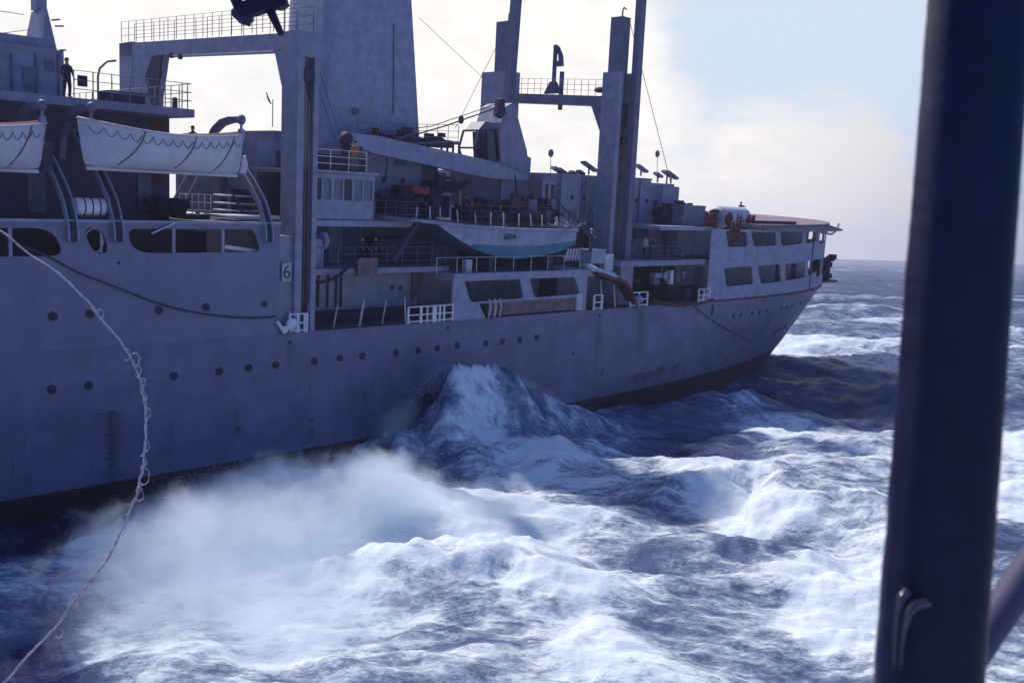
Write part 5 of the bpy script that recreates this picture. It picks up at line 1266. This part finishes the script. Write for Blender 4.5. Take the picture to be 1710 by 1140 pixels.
CTRL = [(50, 1090, .0), (0, 1130, .0), (90, 1135, .05), (10, 1040, .3), (30, 980, .35), (60, 920, .1), (0, 900, 0), (100, 860, 0), (230, 830, .05), (300, 800, .15), (170, 930, .6),
        (240, 950, .65), (400, 850, .85), (400, 950, .72), (600, 820, 1), (500, 790, .95), (300, 1000, .62), (200, 1080, .52), (450, 1060, .64), (340, 1090, .5), (520, 1000, .66), (650, 1110, .42), (600, 960, .64), (700, 1010, .45), (740, 940, .7), (850, 930, 1), (830, 860, .7), (930, 990, .8), (1000, 1100, .85), (850, 1080, .35), (780, 1020, .4),
        (690, 770, .0), (740, 780, .0), (560, 770, .9),
        (1000, 690, .4), (980, 740, .42), (1000, 800, .5), (1100, 700, .2), (1130, 760, .12), (1180, 740, .15), (1200, 690, .45), (1000, 900, .42), (1100, 950, .3), (1100, 1050, .38), (1100, 830, .42), (900, 790, .7), (1050, 650, .35), (1150, 650, .2), (1050, 870, .32), (960, 850, .4), (1160, 880, .35), (1180, 1010, .32),
        (1400, 685, .08), (1330, 670, .2), (1480, 690, .2), (1250, 625, .2), (1400, 612, .15), (1480, 615, .2), (1450, 740, .5), (1300, 725, .65), (1430, 835, .25), (1200, 820, .8), (1220, 870, 1), (1300, 880, .9), (1380, 850, .85), (1440, 870, .85), (1330, 930, .2), (1400, 930, .6), (1400, 1000, 1), (1440, 970, .95), (1370, 1050, .9), (1300, 1090, .35), (1250, 1000, .3), (1200, 930, .32), (1440, 1130, .35),
        (1400, 586, .7), (1330, 578, .9), (1500, 592, .6), (1350, 545, .5), (1450, 525, .45), (1480, 560, .5), (1400, 500, .27), (1500, 480, .22), (1400, 460, .2), (1500, 445, .2), (1300, 600, .3),
        (1700, 760, .65), (1700, 850, .75), (1700, 905, .15), (1690, 960, .35), (1690, 1040, .2), (1680, 1110, .45), (1700, 600, .55), (1700, 520, .4)]
cw = [(wpt(a, b)[:2], c) for a, b, c in CTRL]
CTRL3 = [(700, 690, 2.8, -.1), (680, 720, 1.6, -.1), (720, 735, 1.3, -.1), (660, 735, 1.4, -.02), (735, 665, 3.6, -.05), (800, 655, 3.7, -.1), (840, 680, 3., -.12), (780, 635, 4.2, -.05), (820, 665, 3.3, -.1), (880, 705, 1.6, -.05), (900, 685, 2.2, .1), (930, 700, 1.2, .15), (765, 705, 2.4, .7), (790, 750, .9, .72), (830, 745, .9, .55),
         (1000, 690, 1., .35), (1080, 690, .9, .25), (1160, 680, .9, .2), (1290, 768, 2.3, .85), (1240, 785, 1.8, .6), (1330, 800, 1.4, .1), (1400, 820, 1.1, .12), (1300, 820, .9, .35), (1240, 840, .7, .8), (1380, 790, 2., .45), (1460, 830, 1.6, .5)]
cw += [(w3(a, b, z_)[:2], c) for a, b, z_, c in CTRL3]
cw += [(world_on(a, b, 3.2)[:2], c) for a, b, c in ((757, 606, .95), (722, 630, .6), (690, 664, .5), (640, 735, .45), (820, 612, .75), (870, 630, .6), (920, 665, .5))]
cw += [(world_on(a, b, 1.)[:2], c) for a, b, c in ((780, 612, .8), (850, 615, .8), (910, 645, .7))]
def cover(x, y):
    r_ = np.maximum(np.hypot(x, y), 5); u = np.arctan2(x, np.maximum(y, .1)); v = np.log(r_)
    num = np.zeros_like(x); den = np.full_like(x, 1e-4)*1.; num += .3*1e-4
    for (p, c) in cw:
        pr = math.hypot(p[0], p[1]); pu = math.atan2(p[0], p[1]); pv = math.log(pr)
        d2 = ((u-pu)/.05)**2+((v-pv)/.075)**2; wgt = 1/(d2+.12)**2
        num += wgt*c; den += wgt
    return num/den
LC = w3(700, 705, 2.2)
def build_sea():
    inner = np.linspace(-.62, .66, 620); d0 = inner[1]-inner[0]
    def grow(a, sgn, lim):
        o = []; d = d0
        while abs(a) < lim: d *= 1.12; a += sgn*d; o.append(a)
        return o
    s = np.array(grow(inner[0], -1, 3.)[::-1]+list(inner)+grow(inner[-1], 1, 3.))
    yr = [13.]; 
    while yr[-1] < 30000: yr.append(yr[-1]+max(.055, (yr[-1]+5)*.0058 if yr[-1] < 300 else yr[-1]*.012))
    yr = np.array([-400, -150, -60, -25, -8, 2, 8]+yr)
    S_, Y_ = np.meshgrid(s, yr); Xw = S_*np.maximum(Y_+10, 60*(Y_ < 13)+(Y_+10)*(Y_ >= 13)); x = Xw.ravel(); y = Y_.ravel()
    ry = np.hypot(x, y)
    calm = sstep(0, 60, ry)
    near = np.exp(-((ry-45)/55)**2)
    far1 = 1-sstep(500, 3500, ry)*.85; far2 = 1-sstep(90, 420, ry); far3 = 1-sstep(50, 140, ry)
    h1 = sample(T1, 230., x, y); h2 = sample(T2, 61., x, y, .3); h3 = sample(T3, 19., x, y, -.2); h4 = sample(T4, 800., x, y, .1)
    rs_ = h1
    cov = cover(x, y)
    z = .62*h1*far1*(1-.55*near)+.5*h4*far1*(1-.9*near)+.16*h2*far2+.022*h3*far3
    z = z-.10*(1-np.abs(h2))*0
    zr = np.zeros_like(z)
    # wander the crest lines a little so that they are not ruled
    wx_ = x+.4*sample(T2, 61., x, y, 1.1)+.07*h3; wy_ = y+.4*sample(T2, 61., x, y, -1.3)+.07*sample(T3, 19., x, y, 1.4)
    for pts, wf, wb, pw in RIDGES: zr = np.maximum(zr, ridge_h(wx_, wy_, pts, wf, wb, pw))+.0
    ap = world_on(750, 600, 3.); zr += .9*np.exp(-np.hypot(wx_-ap[0], wy_-ap[1])/1.5)
    for c, rr, hh in HOLES: zr += hh*np.exp(-((x-c[0])**2+(y-c[1])**2)/rr**2)
    z += zr
    # rougher where the water is broken
    z += (.05*sample(T2, 61., x*1.7, y*1.7, .9)+.018*sample(T3, 19., x*1.3, y*1.3, .5))*np.clip(cov-.3, 0, 1)*far2*1.3
    cov = cov+.23*near*sstep(.12, .35, cov)
    # whitecaps on crests, farther off
    crest = (h1*.8+h2*.35+h4*.2)
    cov = cov+.28*sstep(1.0, 2.0, crest)*(1-.6*near)-.05*near*0
    n = len(s); m = len(yr)
    me = bpy.data.meshes.new('sea'); me.vertices.add(n*m); co = np.stack([x, y, z], 1).astype(np.float32); me.vertices.foreach_set('co', co.ravel())
    idx = (np.arange(m-1)[:, None]*n+np.arange(n-1)[None, :]).ravel(); q = np.stack([idx, idx+1, idx+n+1, idx+n], 1).astype(np.int32)
    me.loops.add(q.size); me.loops.foreach_set('vertex_index', q.ravel()); me.polygons.add(len(q)); me.polygons.foreach_set('loop_start', np.arange(0, q.size, 4, dtype=np.int32))
    me.polygons.foreach_set('use_smooth', np.ones(len(q), bool)); me.update(calc_edges=True)
    lc = .12+1.*np.exp(-((x-LC[0])**2+(y-LC[1])**2)/4.5**2); a = me.attributes.new('lace', 'FLOAT', 'POINT'); a.data.foreach_set('value', lc.astype(np.float32))
    a = me.attributes.new('foam', 'FLOAT', 'POINT'); a.data.foreach_set('value', cov.astype(np.float32))
    me.materials.append(sea_mat()); o = bpy.data.objects.new('sea', me); sc.collection.objects.link(o); tag(o, kind='structure')
def sea_mat():
    m = bpy.data.materials.new('rough_sea_water'); m.use_nodes = True; nt = m.node_tree; b = nt.nodes['Principled BSDF']
    geo = N(nt, 'ShaderNodeNewGeometry'); at = N(nt, 'ShaderNodeAttribute', attribute_name='foam'); cov = at.outputs['Fac']
    dist = N(nt, 'ShaderNodeVectorMath', operation='LENGTH'); L(nt, geo.outputs['Position'], dist.inputs[0]); dist = dist.outputs['Value']
    far = SMOOTH(nt, dist, 90, 420)
    def mapped(sc_, rot=0.):
        mp = N(nt, 'ShaderNodeMapping'); mp.inputs['Scale'].default_value = sc_; mp.inputs['Rotation'].default_value = (0, 0, rot); L(nt, geo.outputs['Position'], mp.inputs[0]); return mp.outputs[0]
    na = N(nt, 'ShaderNodeTexNoise', i_Scale=.33, i_Detail=12., i_Roughness=.62, i_Distortion=.8); L(nt, mapped((.7, 1.0, 1.)), na.inputs[0])
    nb = N(nt, 'ShaderNodeTexNoise', i_Scale=1.6, i_Detail=9., i_Roughness=.7, i_Distortion=.5); L(nt, mapped((.55, 1.5, .8), rad(-25)), nb.inputs[0])
    nf = N(nt, 'ShaderNodeTexNoise', i_Scale=.05, i_Detail=10., i_Roughness=.72, i_Distortion=.3); L(nt, mapped((.55, 1.7, 1.)), nf.inputs[0])
    st1 = N(nt, 'ShaderNodeTexNoise', i_Scale=1., i_Detail=8., i_Roughness=.62, i_Distortion=.35); wp = N(nt, 'ShaderNodeTexNoise', i_Scale=.13, i_Detail=2.); L(nt, geo.outputs['Position'], wp.inputs[0])
    wv = N(nt, 'ShaderNodeVectorMath', operation='MULTIPLY_ADD'); wv.inputs[1].default_value = (9, 9, 3); L(nt, wp.outputs['Color'], wv.inputs[0]); L(nt, geo.outputs['Position'], wv.inputs[2])
    wm = N(nt, 'ShaderNodeMapping'); wm.inputs['Scale'].default_value = (.3, 1.7, .6); wm.inputs['Rotation'].default_value = (0, 0, rad(20)); L(nt, wv.outputs[0], wm.inputs[0]); L(nt, wm.outputs[0], st1.inputs[0])
    st2 = N(nt, 'ShaderNodeTexNoise', i_Scale=1., i_Detail=8., i_Roughness=.62, i_Distortion=.35); L(nt, mapped((1.9, .8, .9), rad(-50)), st2.inputs[0])
    na_ = MATH(nt, 'ADD', MATH(nt, 'MULTIPLY', MATH(nt, 'SUBTRACT', st1.outputs[0], .5), .75), MATH(nt, 'MULTIPLY', MATH(nt, 'SUBTRACT', st2.outputs[0], .5), .12))
    nfine = N(nt, 'ShaderNodeTexNoise', i_Scale=5.5, i_Detail=8., i_Roughness=.75, i_Distortion=.4); L(nt, mapped((.7, 1.3, 1.), rad(15)), nfine.inputs[0])
    nn = MATH(nt, 'ADD', MATH(nt, 'ADD', na_, MATH(nt, 'MULTIPLY', MATH(nt, 'SUBTRACT', na.outputs[0], .5), 1.1)), MATH(nt, 'MULTIPLY', MATH(nt, 'ADD', MATH(nt, 'MULTIPLY', MATH(nt, 'SUBTRACT', nb.outputs[0], .5), .6), MATH(nt, 'MULTIPLY', MATH(nt, 'SUBTRACT', nfine.outputs[0], .5), .65)), 1.))
    nfar = MATH(nt, 'MULTIPLY', MATH(nt, 'SUBTRACT', nf.outputs[0], .5), 1.5)
    nn = MATH(nt, 'ADD', MATH(nt, 'MULTIPLY', nn, MATH(nt, 'SUBTRACT', 1, far)), MATH(nt, 'MULTIPLY', nfar, MATH(nt, 'ADD', MATH(nt, 'MULTIPLY', far, .8), .2)))
    v = MATH(nt, 'ADD', cov, nn)
    foam = SMOOTH(nt, v, .34, .84)
    aer = SMOOTH(nt, v, -.12, .38)
    lace = N(nt, 'ShaderNodeAttribute', attribute_name='lace').outputs['Fac']
    dn = N(nt, 'ShaderNodeTexNoise', i_Scale=.9, i_Detail=5.); L(nt, geo.outputs['Position'], dn.inputs[0])
    vm = N(nt, 'ShaderNodeVectorMath', operation='MULTIPLY_ADD'); vm.inputs[1].default_value = (1.6, 1.6, 1.6); L(nt, dn.outputs['Color'], vm.inputs[0]); L(nt, geo.outputs['Position'], vm.inputs[2])
    vo = N(nt, 'ShaderNodeTexVoronoi', feature='DISTANCE_TO_EDGE', i_Scale=.62); L(nt, vm.outputs[0], vo.inputs['Vector'])
    vo2 = N(nt, 'ShaderNodeTexVoronoi', feature='DISTANCE_TO_EDGE', i_Scale=2.1); L(nt, vm.outputs[0], vo2.inputs['Vector'])
    wob = MATH(nt, 'MULTIPLY', MATH(nt, 'SUBTRACT', nb.outputs[0], .5), .55)
    vein = MATH(nt, 'MAXIMUM', SMOOTH(nt, MATH(nt, 'ADD', vo.outputs[0], wob), -.03, .2, 1, 0), MATH(nt, 'MULTIPLY', SMOOTH(nt, MATH(nt, 'ADD', vo2.outputs[0], wob), -.05, .16, 1, 0), .35))
    vein = MATH(nt, 'MULTIPLY', vein, SMOOTH(nt, na.outputs[0], .34, .52))
    vein = MATH(nt, 'MULTIPLY', MATH(nt, 'MULTIPLY', vein, SMOOTH(nt, v, -.02, .45)), MATH(nt, 'SUBTRACT', 1, far))
    foam = MATH(nt, 'MAXIMUM', foam, MATH(nt, 'MULTIPLY', vein, lace, clamp=True))
    col = MIX(nt, aer, (.007, .006, .055), (.24, .32, .50))
    col = MIX(nt, foam, col, MIX(nt, nb.outputs[0], (.46, .57, .68), (.84, .88, .88)))
    L(nt, col, b.inputs['Base Color']); L(nt, MATH(nt, 'ADD', MATH(nt, 'MULTIPLY', foam, .6), .22), b.inputs['Roughness'])
    b.inputs['IOR'].default_value = 1.33; b.inputs['Specular Tint'].default_value = (.45, .6, 1, 1)
    L(nt, SMOOTH(nt, foam, 0, 1, .42, .1), b.inputs['Specular IOR Level'])
    bn = N(nt, 'ShaderNodeTexNoise', i_Scale=2.2, i_Detail=8., i_Roughness=.65); L(nt, mapped((.8, 1.2, 1)), bn.inputs[0])
    bf = N(nt, 'ShaderNodeTexNoise', i_Scale=.12, i_Detail=8., i_Roughness=.7); L(nt, mapped((.6, 1.4, 1)), bf.inputs[0])
    hgt = MATH(nt, 'ADD', MATH(nt, 'MULTIPLY', bn.outputs[0], .10), MATH(nt, 'MULTIPLY', foam, .05))
    hgt = MATH(nt, 'ADD', hgt, MATH(nt, 'MULTIPLY', MATH(nt, 'MULTIPLY', bf.outputs[0], far), 3.5))
    bp = N(nt, 'ShaderNodeBump', i_Strength=.8, i_Distance=1.); L(nt, hgt, bp.inputs['Height']); L(nt, bp.outputs[0], b.inputs['Normal'])
    df = N(nt, 'ShaderNodeBsdfDiffuse'); L(nt, MIX(nt, foam, (.012, .014, .075), col), df.inputs['Color']); L(nt, bp.outputs[0], df.inputs['Normal'])
    mx = N(nt, 'ShaderNodeMixShader', i_0=.68); L(nt, b.outputs[0], mx.inputs[1]); L(nt, df.outputs[0], mx.inputs[2])
    L(nt, mx.outputs[0], [n for n in nt.nodes if n.bl_idname == 'ShaderNodeOutputMaterial'][0].inputs['Surface'])
    return m
build_sea()
# ---- blown spray: soft clouds of droplets over the breaking crests
def spray_mat(name, dens, ns, thr, seed):
    m = bpy.data.materials.new(name); m.use_nodes = True; nt = m.node_tree; nt.nodes.clear()
    out = N(nt, 'ShaderNodeOutputMaterial'); pv = N(nt, 'ShaderNodeVolumePrincipled'); L(nt, pv.outputs[0], out.inputs['Volume'])
    pv.inputs['Color'].default_value = (.90, .955, 1, 1); pv.inputs['Anisotropy'].default_value = .1
    tc = N(nt, 'ShaderNodeTexCoord'); ln = N(nt, 'ShaderNodeVectorMath', operation='LENGTH'); L(nt, tc.outputs['Object'], ln.inputs[0])
    geo = N(nt, 'ShaderNodeNewGeometry'); mp = N(nt, 'ShaderNodeMapping'); mp.inputs['Location'].default_value = (seed*7.3, seed*3.1, 0); L(nt, geo.outputs['Position'], mp.inputs[0])
    n = N(nt, 'ShaderNodeTexNoise', i_Scale=ns, i_Detail=8., i_Roughness=.68, i_Distortion=1.2); L(nt, mp.outputs[0], n.inputs[0])
    fall = SMOOTH(nt, ln.outputs['Value'], .15, 1., 1, 0)
    d = MATH(nt, 'SUBTRACT', MATH(nt, 'ADD', fall, MATH(nt, 'MULTIPLY', n.outputs[0], 1.9)), thr+.4)
    L(nt, MATH(nt, 'MULTIPLY', MATH(nt, 'MAXIMUM', d, 0), dens), pv.inputs['Density'])
    try: m.cycles.volume_sampling = 'MULTIPLE_IMPORTANCE'
    except Exception: pass
    return m
def spray(c, r, rot, dens, ns=.85, thr=.85, seed=0, tilt=0.):
    mb = MB(); mb.ball((0, 0, 0), 1., 24, 14); o = mb.build('spray', spray_mat('spray_droplets', dens, ns, thr, seed)); tag(o, kind='stuff')
    o.matrix_world = Matrix.Translation(c) @ Matrix.Rotation(rot, 4, 'Z') @ Matrix.Rotation(tilt, 4, 'Y') @ Matrix.Diagonal((*r, 1))
def sp(px, py, z, r, rot, *a, **k): c = wpt(px, py, z); spray(tuple(c), r, rot, *a, **k)
sp(520, 840, 1.8, (10., 6., 3.0), rad(35), 1.0, .7, .9, 1)
sp(640, 830, 2.3, (3.2, 3., 2.6), rad(20), 1.2, .5, .8, 2)
sp(380, 900, 1.6, (9.5, 6.5, 2.9), rad(50), .9, .6, .9, 3)
sp(420, 1010, .9, (9., 5.5, 2.0), rad(15), .5, .5, .9, 4)
c = world_on(850, 628, 2.5); spray((c[0], c[1], c[2]-.7), (5.5, 2.2, 1.5), rad(40), .9, .8, .95, 5, rad(14))
sp(800, 850, 1.5, (4, 4, 1.8), rad(0), .5, .4, .9, 6)
c = world_on(660, 700, 4.); spray((c[0], c[1], c[2]-.2), (3.2, 1.6, 1.3), rad(60), .5, .6, .9, 8, rad(-30))

# ---- flung droplets
def droplets():
    rs = np.random.RandomState(8); C = []; S = []
    def along(pts, n, up, out_, smin=.004, smax=.018):
        pts = np.array(pts); 
        for k in range(n):
            u = rs.rand()*(len(pts)-1); i = int(u); p = pts[i]*(1-u+i)+pts[i+1]*(u-i)
            q = p+np.array([rs.randn()*out_, rs.randn()*out_, rs.exponential(up)-.2]); C.append(q); S.append(smin+(smax-smin)*rs.rand()**3)
    along([world_on(640, 742, 3.5), world_on(692, 660, 3.2), world_on(722, 626, 3.2), world_on(757, 606, 3.), world_on(800, 612, 3.), world_on(850, 625, 3.), world_on(900, 652, 3.), world_on(1000, 688, 3.)], 5000, .2, .4)
    along([w3(310, 850, 1.2), w3(350, 815, 1.8), w3(400, 800, 2.2), w3(520, 790, 2.8), w3(660, 800, 2.6), w3(760, 850, 1.2)], 9000, .35, 1.1)
    along([w3(1180, 790, 1.6), w3(1290, 763, 2.4), w3(1375, 790, 2.), w3(1480, 835, 1.5)], 1800, .22, .4)
    along([w3(520, 960, .6), w3(700, 925, 1.2), w3(850, 930, 1.2), w3(930, 985, .8)], 2500, .35, 1.)
    C_ = np.array(C); S_ = np.array(S); o = np.array([(1, 0, 0), (-1, 0, 0), (0, 1, 0), (0, -1, 0), (0, 0, 1.3), (0, 0, -1.3)])
    V = (C_[:, None, :]+o[None]*S_[:, None, None]).reshape(-1, 3); f = np.array([(0, 2, 4), (2, 1, 4), (1, 3, 4), (3, 0, 4), (2, 0, 5), (1, 2, 5), (3, 1, 5), (0, 3, 5)])
    Fc = (f[None]+np.arange(len(C_))[:, None, None]*6).reshape(-1, 3)
    me = bpy.data.meshes.new('spray_droplets'); me.from_pydata(V.tolist(), [], Fc.tolist()); m = paint('water_droplets', (.62, .68, .8), .3, .02); me.materials.append(m)
    ob = bpy.data.objects.new('spray_droplets', me); sc.collection.objects.link(ob); tag(ob, kind='stuff')
droplets()
# ---- thin haze volume added to lift the shadows between the ships
def haze():
    mb = MB(); mb.box(-700, 900, -450, 3000, -12, 75); m = bpy.data.materials.new('shadow_lift_haze'); m.use_nodes = True; nt = m.node_tree; nt.nodes.clear()
    out = N(nt, 'ShaderNodeOutputMaterial'); pv = N(nt, 'ShaderNodeVolumePrincipled', i_Density=HAZE, i_Anisotropy=.3); pv.inputs['Color'].default_value = (.80, .84, 1, 1); L(nt, pv.outputs[0], out.inputs['Volume'])
    o = mb.build('haze', m); tag(o, kind='stuff')
HAZE = .0003
haze()
